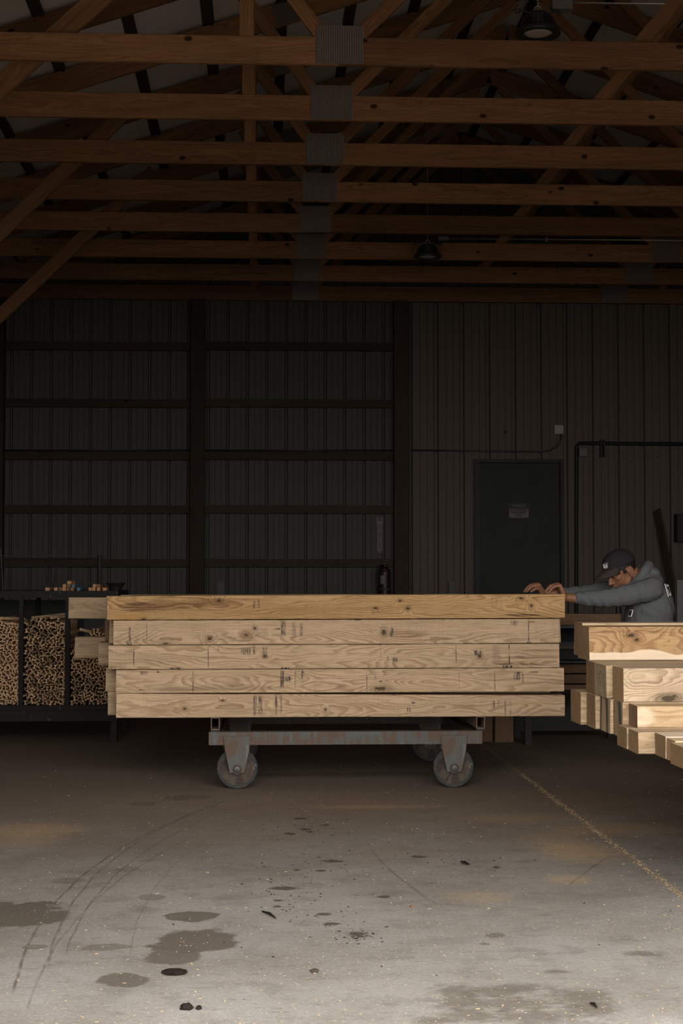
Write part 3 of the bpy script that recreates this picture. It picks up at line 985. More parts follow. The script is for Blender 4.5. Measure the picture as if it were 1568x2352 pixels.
for k, t in enumerate(FRONT):
    (xa, xb) = t['px']
    ya, yb_, yc, yd = t['y']
    pa, pb = at(xa, yb_, YP1), at(xb, yd, YP1)
    ta, tb = at(xa, ya, YP1), at(xb, yc, YP1)
    H, H1 = ta.z - pa.z, tb.z - pb.z
    c = Vector(((pa.x + pb.x) / 2, YP1 + 0.09, (pa.z + pb.z + ta.z + tb.z) / 4))
    mat = wood('oak_face_%d' % k, t.get('light', OAK_L), t.get('dark', OAK_D), spacing=t.get('spacing', 0.0068), ring_amt=t.get('ring', 0.8), tone=t.get('tone', 0.3), vary=0.04,
               knots=local_marks(c, YP1, t['knots']), marks=local_marks(c, YP1, t['marks']), streaks=local_marks(c, YP1, t['streaks']))
    timber('oak_timber', pa.x, pb.x, YP1, 0.18, pa.z, H, [mat, 'oak_end'], t['lab'], 'timbers of the cart pile', seed=k + 3, dz=pb.z - pa.z, h1=H1, jit=0.0008, ch=0.0035)
    LAYER_Z.append((pa.z + pb.z) / 2)

# the rows behind: (left px or None, right px) seen past the front row, by layer
ROWD = 0.185
rnd = random.Random(5)
SPECIAL = {  # (layer, row): (left px, depth row centre handled by row, right px, material, label)
    (0, 1): (243, None, 'oak', 'oak timber on top of the cart pile in the second row'),
    (0, 7): (157, None, 'oak', 'oak timber sticking out past the others at the top of the cart pile'),
    (1, 1): (251, 1287, 'oak', None),
    (1, 2): (241, None, 'oak_brown', 'dark wany edged timber tucked into the second layer of the cart pile'),
    (2, 7): (172, None, 'oak', 'oak timber sticking out past the others in the middle layer of the cart pile'),
    (2, 2): (226, None, 'oak', 'oak timber with a slanted bark edge in the middle layer of the cart pile'),
    (3, 1): (243, None, 'oak', 'oak timber with a pale sapwood corner in the fourth layer of the cart pile'),
    (4, 1): (248, None, 'oak', 'oak timber behind the front row at the bottom of the cart pile'),
}
LNAME = ['top', 'second', 'middle', 'fourth', 'bottom']
for L in range(5):
    for R in range(1, 8):
        y0 = YP1 + 0.184 + (R - 1) * ROWD
        sp = SPECIAL.get((L, R))
        zt = 1.157 - TH if L == 0 else None
        z0 = PILE_ZB + (4 - L) * (TH + 0.0012) + 0.001
        h = TH - (0.024 if (L, R) == (1, 7) else 0.001)
        lx = at(rnd.uniform(275, 300), 1500, y0).x
        rx = at(1262 - rnd.uniform(0, 14), 1500, y0).x
        mat, lab = 'oak', None
        if sp:
            lx = at(sp[0], 1500, y0).x
            if sp[1]:
                rx = at(sp[1], 1500, y0).x
            mat = sp[2]
            lab = sp[3]
        if L == 0 and R == 7:
            z0 -= 0.022
        d = ROWD - 0.004
        timber('oak_timber', lx, rx, y0, d, z0, h, [mat, 'oak_end' if mat == 'oak' else 'oak_brown'],
               lab or 'oak timber resting behind the front row in the %s layer of the cart pile' % LNAME[L], 'timbers of the cart pile', seed=L * 10 + R, ch=0.012 if sp and R == 2 else 0.004)

# ================================================================== carts


def cart(x0, x1, yw, top, tube_x, wheel_x, label, width=1.36, stakes=(), stake_top=1.24):
    """low steel cart: near beam at yw, running back by width; top is the height of the bolster tubes"""
    root = empty('timber_cart', ((x0 + x1) / 2, yw + width / 2, 0))
    tag(root, label, 'cart', 'timber carts')
    wr = 0.1225
    zb0, zb1 = top - 0.165, top - 0.088
    bolster_h = 0.074
    for side in (0, 1):
        yb = yw - 0.045 if side == 0 else yw + width - 0.045
        mb = MB()   # channel beam: web and two flanges
        mb.box(x0, x1, yb, yb + 0.012, zb0, zb1)
        mb.box(x0, x1, yb + 0.012, yb + 0.085, zb1 - 0.012, zb1)
        mb.box(x0, x1, yb + 0.012, yb + 0.085, zb0, zb0 + 0.010)
        mb.build('side_beam', 'cart', root)
        for wx in wheel_x:
            wy = yw if side == 0 else yw + width
            fork = None
            for yy in ((wy - 0.062, wy - 0.050), (wy + 0.050, wy + 0.062)):
                poly = [(wx - 0.082, zb1 - 0.024), (wx + 0.078, zb1 - 0.024), (wx + 0.072, zb0 - 0.03), (wx + 0.042, wr - 0.022), (wx - 0.042, wr - 0.022), (wx - 0.072, zb0 - 0.03)]
                pc = MB().prism(poly, 'y', yy[0], yy[1])
                o = pc.build('caster_bracket', 'cart', root)
                fork = fork or o
            MB().lathe([(0.0, -0.014), (0.019, -0.013), (0.023, -0.008), (0.023, 0.0), (0.03, 0.0), (0.03, 0.004)], (wx, wy - 0.066, wr), 'y', 24).build('axle_bolt', 'bolt', fork, smooth=False)
            w = MB().lathe([(0.104, -0.026), (0.117, -0.026), (wr, -0.020), (wr, 0.020), (0.117, 0.026), (0.104, 0.026)], (wx, wy, wr), 'y', 48, closed=True).build('wheel', 'tyre', root, smooth=False)
            MB().lathe([(0.0, -0.020), (0.030, -0.020), (0.034, -0.012), (0.074, -0.012), (0.090, -0.017), (0.1045, -0.019), (0.1045, 0.019), (0.0, 0.019)], (wx, wy, wr), 'y', 48).build('wheel_disc', 'wheel', w, smooth=False)
            if side == 0 and wx == wheel_x[-1]:
                ck = MB()
                a0, a1 = Vector((wx - 0.035, wy - 0.0185, wr - 0.065)), Vector((wx - 0.06, wy - 0.0195, wr - 0.098))
                ck.tube([(wx - 0.018, wy - 0.0135, wr - 0.040), a0, (wx - 0.042, wy - 0.017, wr - 0.082), a1], 0.0022, 6)
                ck.build('crack', 'black_steel', w)
    for tx in tube_x:   # hollow bolster tubes across the cart
        t, hw = 0.0055, 0.026
        za, zb = top - bolster_h - 0.001, top - 0.001
        mb = MB()
        ya, yb = yw - 0.055, yw + width + 0.04
        mb.box(tx - hw, tx - hw + t, ya, yb, za, zb)
        mb.box(tx + hw - t, tx + hw, ya, yb, za, zb)
        mb.box(tx - hw + t, tx + hw - t, ya, yb, za, za + t)
        mb.box(tx - hw + t, tx + hw - t, ya, yb, zb - t, zb)
        o = mb.build('bolster_tube', 'cart_tube', root)
        b = o.modifiers.new('soft', 'BEVEL')
        b.width = 0.0025
        b.segments = 1
        MB().box(tx - hw, tx + hw, yw - 0.04, yw + 0.05, zb1, za).build('bolster_pad', 'black_steel', o)
    for yy in (yw + width * 0.5,):
        MB().box(x0 + 0.04, x1 - 0.04, yy, yy + 0.05, top - 0.03, top - 0.006).build('cross_rail', 'dark_steel', root)
    for xx in (x0 + 0.02, x1 - 0.08):
        MB().box(xx, xx + 0.06, yw + 0.04, yw + width - 0.045, zb0 + 0.012, zb1 - 0.012).build('end_beam', 'cart', root)
    for sx, sw in stakes:
        ys = yw + width + 0.042
        o = MB().box(sx - sw / 2, sx + sw / 2, ys, ys + 0.045, zb0, stake_top).build('stake', 'stake', root)
    return root


sc1 = lambda px, Y=None: at(px, 1700, Y or YW).x
Y_ST = YW + 1.36 + 0.06
cart(sc1(480), sc1(1105), YW, PILE_ZB, (sc1(494.5), sc1(1101)), (sc1(545), sc1(1040)),
     'rusty low steel cart with two wheels showing under the long oak pile', 1.36,
     ((at(507.5, 1345, Y_ST).x, 0.045), (at(1036, 1345, Y_ST).x, 0.042)), at(507, 1336, Y_ST).z)

# wooden blocks on the floor behind the cart
yb = on_floor(1145, 1705).y
for (pa, pb, dy, lab) in ((1104, 1136, 0.06, 'dark brown square post block in shadow behind the cart wheel'), (1136, 1180, 0.0, 'reddish brown square block standing on the floor behind the cart')):
    x0, x1 = at(pa, 1680, yb).x, at(pb, 1680, yb).x
    o = beam('wood_block', ((x0 + x1) / 2, yb + dy + 0.09, 0.0), ((x0 + x1) / 2, yb + dy + 0.09, 0.40), 0.17, x1 - x0 - 0.004, ['oak_brown', 'oak_brown'], None, seed=int(pa), ch=0.006, segs=2, jit=0.002)
    tag(o, lab, 'block', 'blocks behind the cart')

# ================================================================== near pile on the second cart
NP = []
SAPC = (0.60, 0.48, 0.35)
fresh_knot = wood('oak_fresh_swirled', (0.36, 0.225, 0.112), (0.17, 0.092, 0.042), spacing=0.009, ring_amt=0.95, warp=0.09, warpx=2.6, tone=0.35, vary=0.03,
                  knots=[(-1.160, 0.038, 0.020, 0.009), (-1.135, 0.018, 0.014, 0.009)], sap=(-0.040, SAPC), streaks=[(-1.14, 0.0, 0.12, 0.050, (0.24, 0.135, 0.06), .7)])
fresh_big = wood('oak_fresh_big_knot', (0.43, 0.325, 0.22), (0.21, 0.14, 0.082), spacing=0.009, ring_amt=1.0, warp=0.10, warpx=2.6, tone=0.25, vary=0.03,
                 knots=[(-1.165, -0.054, 0.040, 0.014), (-1.14, -0.045, 0.012, 0.008)], streaks=[(-1.16, -0.05, 0.085, 0.03, (0.16, 0.105, 0.07), .85)])
fresh_sap = wood('oak_fresh_sapwood', (0.45, 0.32, 0.185), (0.26, 0.16, 0.08), spacing=0.012, ring_amt=0.7, warp=0.08, tone=0.3, vary=0.03, streaks=[(-1.33, 0.0, 0.06, 0.05, SAPC, .8)])
fresh_pale = wood('oak_fresh_pale', (0.60, 0.48, 0.35), (0.42, 0.31, 0.20), spacing=0.012, ring_amt=0.6, tone=0.15, vary=0.03)
PIECES = [
    # x left, y near, depth, z0, height, face, end, label
    (1.454, 7.060, .262, .885, .150, fresh_knot, 'oak_end', 'swirled oak timber with pale sapwood edge on top of the near pile'),
    (1.480, 7.335, .200, .889, .156, 'oak_fresh', 'oak_end', 'oak timber lying behind the swirled one on top of the near pile'),
    (1.467, 6.440, .205, .746, .1385, fresh_big, 'oak_end', 'pale oak timber with a large black knot in the near pile'),
    (1.446, 6.665, .235, .746, .138, 'oak_fresh', 'oak_end_curl', 'oak timber with grey curly stained end behind the big knot timber'),
    (1.449, 6.915, .195, .746, .138, 'oak_fresh', 'oak_end', 'oak timber with plain tan end in the second layer of the near pile'),
    (1.530, 7.130, .200, .746, .138, 'oak_fresh', 'oak_end', 'oak timber hidden deepest in the second layer of the near pile'),
    (1.484, 6.270, .160, .658, .086, fresh_sap, 'oak_end', 'thin oak board with a fuzzy brown face low in the near pile'),
    (1.463, 6.440, .168, .600, .1445, 'oak_fresh', 'oak_end_stained', 'oak timber with blue streaked end in the third layer of the near pile'),
    (1.452, 6.620, .208, .600, .1445, 'oak_fresh', 'oak_end_stained', 'oak timber with dark brown striped end in the third layer of the near pile'),
    (1.434, 6.838, .186, .600, .1445, 'oak_fresh', 'oak_end', 'oak timber with coarse diagonal saw marks on its end, near pile third layer'),
    (1.409, 7.035, .230, .600, .1445, 'oak_fresh', 'oak_end', 'oak timber with rounded orange tan end sticking out of the near pile'),
    (1.520, 7.270, .100, .600, .1445, 'oak_fresh', 'oak_end', 'narrow oak timber at the back of the near pile third layer'),
    (1.440, 6.270, .165, .573, .084, 'oak_fresh', 'oak_end', 'thin oak board with ridged end under the fuzzy brown board, near pile'),
    (1.446, 6.100, .164, .573, .084, 'oak_fresh', 'oak_end', 'thin oak board with a dark brown end beside the ridged one, near pile'),
    (1.510, 5.935, .158, .573, .084, fresh_pale, 'oak_end', 'thin pale oak board with plain brown end in the near pile lowest layer'),
    (1.512, 5.800, .128, .573, .080, 'oak_fresh', 'oak_end', 'narrow thin oak board second from the front edge of the near pile'),
    (1.492, 5.605, .186, .573, .077, 'oak_fresh', 'oak_end', 'thin oak board with speckled end at the front edge of the near pile'),
]
for k, (x, y, D, z0, H, mf, me_, lab) in enumerate(PIECES):
    timber('oak_timber', x, x + 2.7, y, D, z0, H, [mf, me_], lab, 'timbers of the near pile', seed=100 + k, ch=0.012 if 'rounded' in lab else 0.004, jit=0.0012)
SX2 = at(1568, 1390, 7.62).x
for xs in (SX2 + 0.25, SX2 + 1.25):
    o = beam('stacking_lath', (xs, 6.44, 0.5865), (xs, 7.45, 0.5865), 0.05, 0.0255, 'oak', None, seed=int(xs * 9), ch=0.002)
    tag(o, 'thin lath laid across the cart under the near pile', 'lath', 'laths under the near pile')
cart(SX2 - 0.06, SX2 + 1.58, 5.70, 0.573, (SX2 + 0.10, SX2 + 1.45), (SX2 + 0.32, SX2 + 1.35),
     'rusty low steel cart carrying the near pile of fresh timbers', 1.86, ((SX2 + 0.0, 0.066), (SX2 + 1.45, 0.05)), at(1560, 1332, 7.62).z)

# ================================================================== stick rack
YR = on_floor(262, 1705).y
rk = empty('stick_rack', (at(100, 1500, YR).x, YR + 0.5, 0))
tag(rk, 'black steel rack with open bays full of bow tie sticks', 'rack')
rx0, rx1 = at(-190, 1500, YR).x, at(270, 1500, YR).x
rz = lambda py: at(120, py, YR).z
z_top, z_topb = rz(1357), rz(1373)
z_deck, z_b0, z_b1 = rz(1620), rz(1656), rz(1632)
DR = 0.95
MB().box(rx0, rx1, YR - 0.01, YR + DR, z_topb, z_top).build('top_shelf', 'dark_steel', rk)
MB().box(rx0, rx1, YR - 0.02, YR + 0.03, z_b0, z_b1).build('lower_beam', 'dark_steel', rk)
MB().box(rx0, rx1, YR + DR - 0.05, YR + DR, z_b0, z_b1).build('lower_beam', 'dark_steel', rk)
MB().box(rx0, rx1, YR + 0.0, YR + DR, z_b1 + 0.001, z_deck - 0.002).build('deck', 'dark_steel', rk)
UP = [(-120, -108), (-68, -57), (43, 53), (149, 160), (256, 267)]
for (pa, pb) in UP:
    for ya in (YR - 0.005, YR + DR - 0.045):
        MB().box(at(pa, 1500, YR).x, at(pb, 1500, YR).x, ya, ya + 0.04, z_deck, z_topb).build('upright', 'dark_steel', rk)
for pa in (-180, 254):
    for ya in (YR - 0.01, YR + DR - 0.05):
        MB().box(at(pa, 1680, YR).x, at(pa + 14, 1680, YR).x, ya, ya + 0.045, 0.012, z_b0).build('leg', 'dark_steel', rk)
        MB().box(at(pa - 3, 1680, YR).x, at(pa + 17, 1680, YR).x, ya - 0.008, ya + 0.053, 0.0, 0.012).build('foot_plate', 'dark_steel', rk)
MB().box(rx0 + 0.02, rx1 - 0.02, YR + DR - 0.004, YR + DR, z_deck, z_topb - 0.03).build('dark_backing', 'black_steel', rk)

# bow tie sticks, stacked end out


def stick_mesh(name, L, seed):
    q = random.Random(seed)
    a, w, t = 0.0156, 0.0127, 0.0038
    half = [(-a, -w), (-a * 0.93, -w * 1.02), (-a * 0.55, -t * 1.5), (0, -t), (a * 0.55, -t * 1.5), (a * 0.93, -w * 1.02), (a, -w)]
    poly = half + [(-x, -z) for x, z in half]
    poly = [(x * q.uniform(.9, 1.08), z * q.uniform(.9, 1.08)) for x, z in poly]
    mb = MB().prism(poly, 'y', -L / 2, L / 2)
    me = mb.mesh(name)
    me.materials.append(M['stick'])
    return me


STICKS = [stick_mesh('drying_stick', 0.8, k) for k in range(6)]
rs = random.Random(11)
cells = []
CW, CHH = 0.0292, 0.0300


def fill(pa, pb, top_fn, bay):
    x0, x1 = at(pa, 1500, YR).x + 0.014, at(pb, 1500, YR).x - 0.014
    nx = int((x1 - x0) / CW) + 1
    step = (x1 - x0) / max(nx - 1, 1)
    z = z_deck + 0.0155
    row = 0
    while z < z_topb - 0.05:
        for i in range(nx):
            x = x0 + step * i + (step * 0.5 if row % 2 and i < nx - 1 else 0)
            ppx = pa + (pb - pa) * (x - x0) / (x1 - x0)
            if z > rz(top_fn(ppx)):
                continue
            cells.append((bay, x + rs.uniform(-.0035, .0035), z + rs.uniform(-.003, .003)))
        z += CHH * 0.92
        row += 1


fill(53, 149, lambda p: 1424 + (4 if p > 130 else 0) + rs.uniform(-4, 4), 'middle')
n_mid = len(cells)
fill(160, 256, lambda p: 1490 - min(max(p - 166, 0), 42) * 0.95 + rs.uniform(-4, 4), 'right')
fill(-57, 43, lambda p: 1427 + rs.uniform(-4, 4), 'left')
order = [c for c in cells if c[0] == 'middle'] + [c for c in cells if c[0] == 'right' and c[1] < at(246, 1500, YR).x]
single, rest = order[:298], order[298:] + [c for c in cells if c not in set(order)]
BAYL = {'middle': 'short bow tie profile stick stacked end out in the fullest open bay of the rack',
        'right': 'bow tie profile stick stacked end out in the rack bay beside the oak pile'}


def stick_pose():
    return rs.choice((0, math.pi / 2, math.pi / 2, math.pi / 4, -math.pi / 4)) + rs.uniform(-.45, .45), rs.uniform(-0.035, 0.03)


for bay, x, z in single:
    o = bpy.data.objects.new('drying_stick', rs.choice(STICKS))
    COL.objects.link(o)
    a, dy = stick_pose()
    o.location = (x, YR + 0.05 + 0.4 + dy, z)
    o.rotation_euler = (0, a, 0)
    tag(o, BAYL[bay], 'stick', 'sticks in the %s rack bay' % bay)
mb = MB()
for bay, x, z in rest:
    a, dy = stick_pose()
    src = rs.choice(STICKS)
    R = Matrix.Rotation(a, 3, 'Y')
    mb.add([R @ v.co + Vector((x, YR + 0.45 + dy, z)) for v in src.vertices], [tuple(p.vertices) for p in src.polygons])
o = mb.build('stick_mass', 'stick')
tag(o, 'dense mass of bow tie sticks filling the remaining rack bays', 'sticks', None, 'stuff')
# loose sticks lying over the heaps
for (pa, ya, pb, yb_, dyy) in ((75, 1419, 128, 1413, .25), (118, 1419, 148, 1416, .2), (185, 1446, 228, 1456, .22), (222, 1462, 243, 1455, .15), (2, 1420, 40, 1421, .2)):
    p, q = at(pa, ya, YR + 0.06), at(pb, yb_, YR + 0.06 + dyy)
    d = q - p
    b = beam('loose_stick', p, q + d * 0.4, 0.022, 0.022, 'stick', None, seed=pa, ch=0.004)
    tag(b, 'loose stick lying askew over the heap in the %s' % ('fullest open rack bay' if 50 < pa < 150 else 'rack bay beside the oak pile' if pa > 150 else 'rack bay at the wall end'), 'stick', 'loose sticks on the heaps')

# small square offcuts on top of the rack
for k, (px, py, s, mk) in enumerate([(109, 0, 9, 'block_orange'), (128, 0, 8, 'block_orange'), (139, 0, 8, 'oak_brown'), (147.5, 0, 8, 'block_orange'), (156, 0, 8, 'oak_brown'),
                                     (147.5, 1, 8, 'block_orange'), (158, 1, 8, 'oak_brown'), (168, 1, 8, 'block_blue'), (158.5, 2, 9, 'block_orange'), (166, 0, 8, 'oak_brown'),
                                     (180, 0, 8, 'block_blue'), (207, 0, 8, 'block_orange'), (215.5, 0, 8, 'block_orange'), (226, 0, 8, 'block_orange'), (217, 1, 8, 'block_orange'),
                                     (226, 1, 8, 'oak_brown'), (240, 0, 9, 'block_orange')]):
    p = at(px, 1352, YR + 0.02)
    h = 0.0245
    z0 = z_top + 0.0005 + py * (h + 0.0008)
    w = s * 3640 ** -1 * YR
    o = beam('wood_offcut', (p.x, YR + 0.01 + 0.01 * (k % 3), z0 + h / 2), (p.x, YR + 0.30 + 0.02 * (k % 4), z0 + h / 2), w - 0.001, h, mk, None, seed=k, ch=0.002)
    nm = {'block_orange': 'orange', 'oak_brown': 'dark brown', 'block_blue': 'blue painted'}[mk]
    tag(o, 'small square %s wood offcut on top of the stick rack' % nm, 'offcut', 'offcuts on the rack')
# flared bin on the rack
bx = at(270, 1352, YR + 0.15).x
kb = MB().lathe([(0.0, 0.0), (0.045, 0.0), (0.055, 0.03), (0.075, 0.055), (0.078, 0.06), (0.070, 0.06), (0.048, 0.02), (0.0, 0.015)], (bx - 0.02, YR + 0.2, z_top + 0.001), 'z', 24)
tag(kb.build('metal_bin', 'black_steel', None), 'black flared metal bin on the end of the rack top', 'bin')
# guard rail with hanging hose behind the rack top
gr = empty('guard_rail', (at(110, 1300, YR + 0.7).x, YR + 0.7, z_top))
tag(gr, 'thin dark guard rail standing on the rack top', 'rail')
Yg = YR + 0.7
for (pa, ya, pb, yb_, r) in ((228, 1352, 228, 1274, 0.016), (6, 1352, 1, 1258, 0.012), (-30, 1352, -32, 1258, 0.012)):
    a, b = at(pa, ya, Yg), at(pb, yb_, Yg)
    a.z = z_top
    MB().tube([a, b], r, 8).build('rail_post', 'black_steel', gr)
MB().tube([at(-32, 1283, Yg), at(228, 1283, Yg)], 0.006, 8).build('rail_bar', 'black_steel', gr)
MB().tube([at(-32, 1277, Yg), at(228, 1277, Yg)], 0.003, 8).build('rail_wire', 'grey_steel', gr)
hp = []
for k in range(17):
    t = k / 16
    hp.append(at(113 - 8 * math.cos(math.pi * t) * (1 if t < .5 else 1.3) + (6 * t), 1285 + 68 * math.sin(math.pi * t) ** 0.8, Yg - 0.02))
tag(MB().tube(hp, 0.007, 8).build('hose', 'black_steel', None, smooth=True), 'black hose hanging in a loop from the guard rail', 'hose')

# ================================================================== the man leaning on the pile
PY = 10.0
ZT = 1.159                              # top of the pile under his hands
person = empty('person', (2.72, PY, 0))
tag(person, 'person in grey hoodie and black cap leaning both hands on the oak pile', 'person')


def loft(mb, rings, n=24):
    """rings (centre, half depth x, half width y), stacked"""
    vs = []
    for c, rx, ry in rings:
        for k in range(n):
            t = 2 * math.pi * k / n
            ct, st = math.cos(t), math.sin(t)
            e = 0.85
            vs.append(Vector(c) + Vector((rx * abs(ct) ** e * (1 if ct > 0 else -1), ry * abs(st) ** e * (1 if st > 0 else -1), 0)))
    fs = []
    for i in range(len(rings) - 1):
        for k in range(n):
            fs.append((i * n + k, i * n + (k + 1) % n, (i + 1) * n + (k + 1) % n, (i + 1) * n + k))
    fs += [tuple(range(n))[::-1], tuple(range((len(rings) - 1) * n, len(rings) * n))]
    mb.add(vs, fs)


TORSO = [((2.50, PY, 0.76), .145, .175), ((2.475, PY, 0.86), .150, .180), ((2.438, PY, 0.955), .155, .186), ((2.452, PY, 1.06), .146, .198),
         ((2.448, PY, 1.14), .134, .205), ((2.434, PY, 1.20), .114, .200), ((2.420, PY, 1.245), .080, .145), ((2.415, PY, 1.275), .045, .075)]
SH_N, EL_N, CF_N, WR_N = (2.420, 9.815, 1.188), (2.135, 9.775, 1.131), (1.950, 9.795, 1.129), (1.862, 9.800, 1.136)
SH_F, EL_F, CF_F, WR_F = (2.400, 10.185, 1.188), (2.110, 10.270, 1.155), (1.930, 10.290, 1.150), (1.812, 10.285, 1.158)

HP, HY = math.radians(28), math.radians(14)
HC_ = Vector((2.262, PY - 0.01, 1.312))
hf = Vector((-math.cos(HP) * math.cos(HY), -math.cos(HP) * math.sin(HY), -math.sin(HP)))
hu = Vector((-math.sin(HP) * math.cos(HY), -math.sin(HP) * math.sin(HY), math.cos(HP)))
hs = hu.cross(hf)                        # his left, towards the camera
HB = Matrix(((hf.x, hs.x, hu.x), (hf.y, hs.y, hu.y), (hf.z, hs.z, hu.z)))


def hp_(f, s, u):
    return HC_ + HB @ Vector((f, s, u))


body = MB()
loft(body, [(c, rx - 0.022, ry - 0.022) for c, rx, ry in TORSO])
body.chain([((2.395, PY, 1.24), .066), (hp_(-0.045, 0, -0.055), .058)])
# skull, jaw, brow, nose, lips, chin, ears
body.ellipsoid(hp_(-0.006, 0, 0.018), (.098, .076, .100), HB, 28, 18)
body.ellipsoid(hp_(0.032, 0, -0.045), (.056, .060, .068), HB, 24, 14)
body.ellipsoid(hp_(0.052, 0, -0.098), (.034, .036, .024), HB)
body.chain([(hp_(-0.012, .058, -0.055), .016), (hp_(0.02, .050, -0.090), .016), (hp_(0.055, .022, -0.106), .014)])
body.chain([(hp_(-0.012, -.058, -0.055), .016), (hp_(0.02, -.050, -0.090), .016), (hp_(0.055, -.022, -0.106), .014)])
body.chain([(hp_(0.072, .036, 0.006), .013), (hp_(0.086, 0.012, 0.010), .012), (hp_(0.086, -0.012, 0.010), .012), (hp_(0.072, -.036, 0.006), .013)])
body.chain([(hp_(0.086, 0, -0.006), .0085), (hp_(0.099, 0, -0.030), .0105), (hp_(0.108, 0, -0.048), .0125)])
for q in (1, -1):
    body.ellipsoid(hp_(0.094, .0125 * q, -0.052), (.012, .0085, .009), HB, 14, 10)
    body.ellipsoid(hp_(0.052, .042 * q, -0.032), (.026, .020, .020), HB, 16, 10)
    body.ellipsoid(hp_(0.074, .030 * q, -0.012), (.011, .013, .009), HB, 14, 10)
    ear = Matrix.Rotation(math.radians(18), 3, 'Z')
    body.ellipsoid(hp_(-0.020, .080 * q, -0.026), (.021, .0075, .032), HB, 16, 12)
    body.chain([(hp_(-0.030, .084 * q, -0.045), .005), (hp_(-0.040, .086 * q, -0.020), .0055), (hp_(-0.030, .086 * q, 0.004), .0055), (hp_(-0.012, .083 * q, 0.004), .005)], 3, 8)
    body.ellipsoid(hp_(-0.016, .081 * q, -0.052), (.009, .006, .009), HB, 12, 8)
body.chain([(hp_(0.080, .020, -0.076), .0065), (hp_(0.091, .0, -0.073), .0085), (hp_(0.080, -.020, -0.076), .0065)], 4, 10)
body.chain([(hp_(0.078, .017, -0.085), .0065), (hp_(0.088, .0, -0.084), .0085), (hp_(0.078, -.017, -0.085), .0065)], 4, 10)


def arm_and_hand(sh, el, cf, wr, side):
    """side +1: his left, near the camera; thumb towards the other hand"""
    body.chain([(sh, .055), (el, .043), (cf, .032), (wr, .026)])
    wr = Vector(wr)
    ks = []
    for j, (off, kx, px, tx, kz, r) in enumerate([(-.034, -.030, -.066, -.100, .064, .0092), (-.012, -.036, -.080, -.118, .070, .0098), (.011, -.034, -.080, -.120, .071, .0098), (.033, -.026, -.068, -.108, .066, .0094)]):
        yy = wr.y + off * side
        K = Vector((wr.x + kx, yy, ZT + kz - 0.012))
        Pp = Vector((wr.x + px, yy + .002 * side * (j - 1.5), ZT + kz - 0.020))
        Mid = Vector((wr.x + (px * 0.42 + tx * 0.58), yy + .003 * side * (j - 1.5), ZT + 0.030))
        T = Vector((wr.x + tx, yy + .004 * side * (j - 1.5), ZT + r * 0.85))
        body.chain([(wr + Vector((0, off * 0.45 * side, 0)), .020), ((wr + K) / 2 + Vector((0, off * 0.3 * side, 0.002)), .0165), (K, r * 1.25)], 4, 12)
        body.chain([(K, r * 1.2), (Pp, r * 1.05), (Mid, r * 0.95), (T, r * 0.82)], 4, 12)
    # thumb leaves the side of the palm near its base
    ty = wr.y + .030 * side
    body.chain([(wr + Vector((-.008, .022 * side, .004)), .017), ((wr.x - .030, ty + .016 * side, ZT + 0.032), .0125), ((wr.x - .058, ty + .026 * side, ZT + 0.026), .0108), ((wr.x - .082, ty + .024 * side, ZT + .0095), .0088)], 4, 12)


arm_and_hand(SH_N, EL_N, CF_N, WR_N, 1)
arm_and_hand(SH_F, EL_F, CF_F, WR_F, -1)
LEG_N = [((2.52, PY - .095, .80), .085), ((2.54, PY - .11, .47), .062), ((2.83, PY - .11, .10), .040)]
LEG_F = [((2.52, PY + .095, .80), .085), ((2.60, PY + .11, .47), .062), ((3.02, PY + .12, .12), .040)]
body.chain(LEG_N)
body.chain(LEG_F)
for L in (LEG_N, LEG_F):
    a = Vector(L[-1][0])
    body.chain([(a + Vector((.02, 0, -.045)), .036), (a + Vector((-.12, 0, -.062)), .026)])
remeshed(body, 'body', 0.0046, ['skin'], person, None, 2)


def wrinkle(p, nrm):
    a = mnoise.noise(Vector((p.x * 9, p.y * 9, p.z * 16))) * 0.006
    if p.x < 2.36 and p.z < 1.26:       # creases round the sleeves, tighter at the cuff
        a += math.sin(p.x * 95 + mnoise.noise(p * 11) * 4.0 + p.z * 30) * 0.0032 * (1.0 if p.x < 2.1 else 0.6)
    elif p.z < 1.16:
        a += math.sin(p.z * 55 + p.x * 38 + mnoise.noise(p * 8) * 4.5) * 0.0035
    return p + nrm * a


hood = MB()
loft(hood, TORSO)
hood.chain([(SH_N, .078), ((2.28, 9.785, 1.155), .067), (EL_N, .060), ((2.03, 9.782, 1.128), .050), (CF_N, .040)])
hood.chain([(SH_F, .078), (EL_F, .058), (CF_F, .040)])
hood.tube([Vector(CF_N) + Vector((.03, 0, 0)), Vector(CF_N) + Vector((-.018, .0, .001))], [.043, .0405], 16)
hood.tube([Vector(CF_F) + Vector((.03, 0, 0)), Vector(CF_F) + Vector((-.018, .0, .001))], [.043, .040], 16)
# bunched hood and collar
hood.chain([((2.325, 9.935, 1.222), .022), ((2.368, 9.900, 1.262), .026), ((2.402, 9.905, 1.305), .030), ((2.432, 9.950, 1.332), .034), ((2.440, 10.0, 1.336), .035),
            ((2.432, 10.050, 1.332), .034), ((2.402, 10.095, 1.305), .030), ((2.368, 10.100, 1.262), .026), ((2.325, 10.065, 1.222), .022)], 4, 12)
hood.ellipsoid((2.462, PY, 1.285), (.052, .110, .046))
hood.ellipsoid((2.448, PY, 1.240), (.088, .150, .055))
ho = remeshed(hood, 'hoodie', 0.0065, ['hoodie'], person, wrinkle, 2)
ho['label'] = 'grey fleece hoodie'

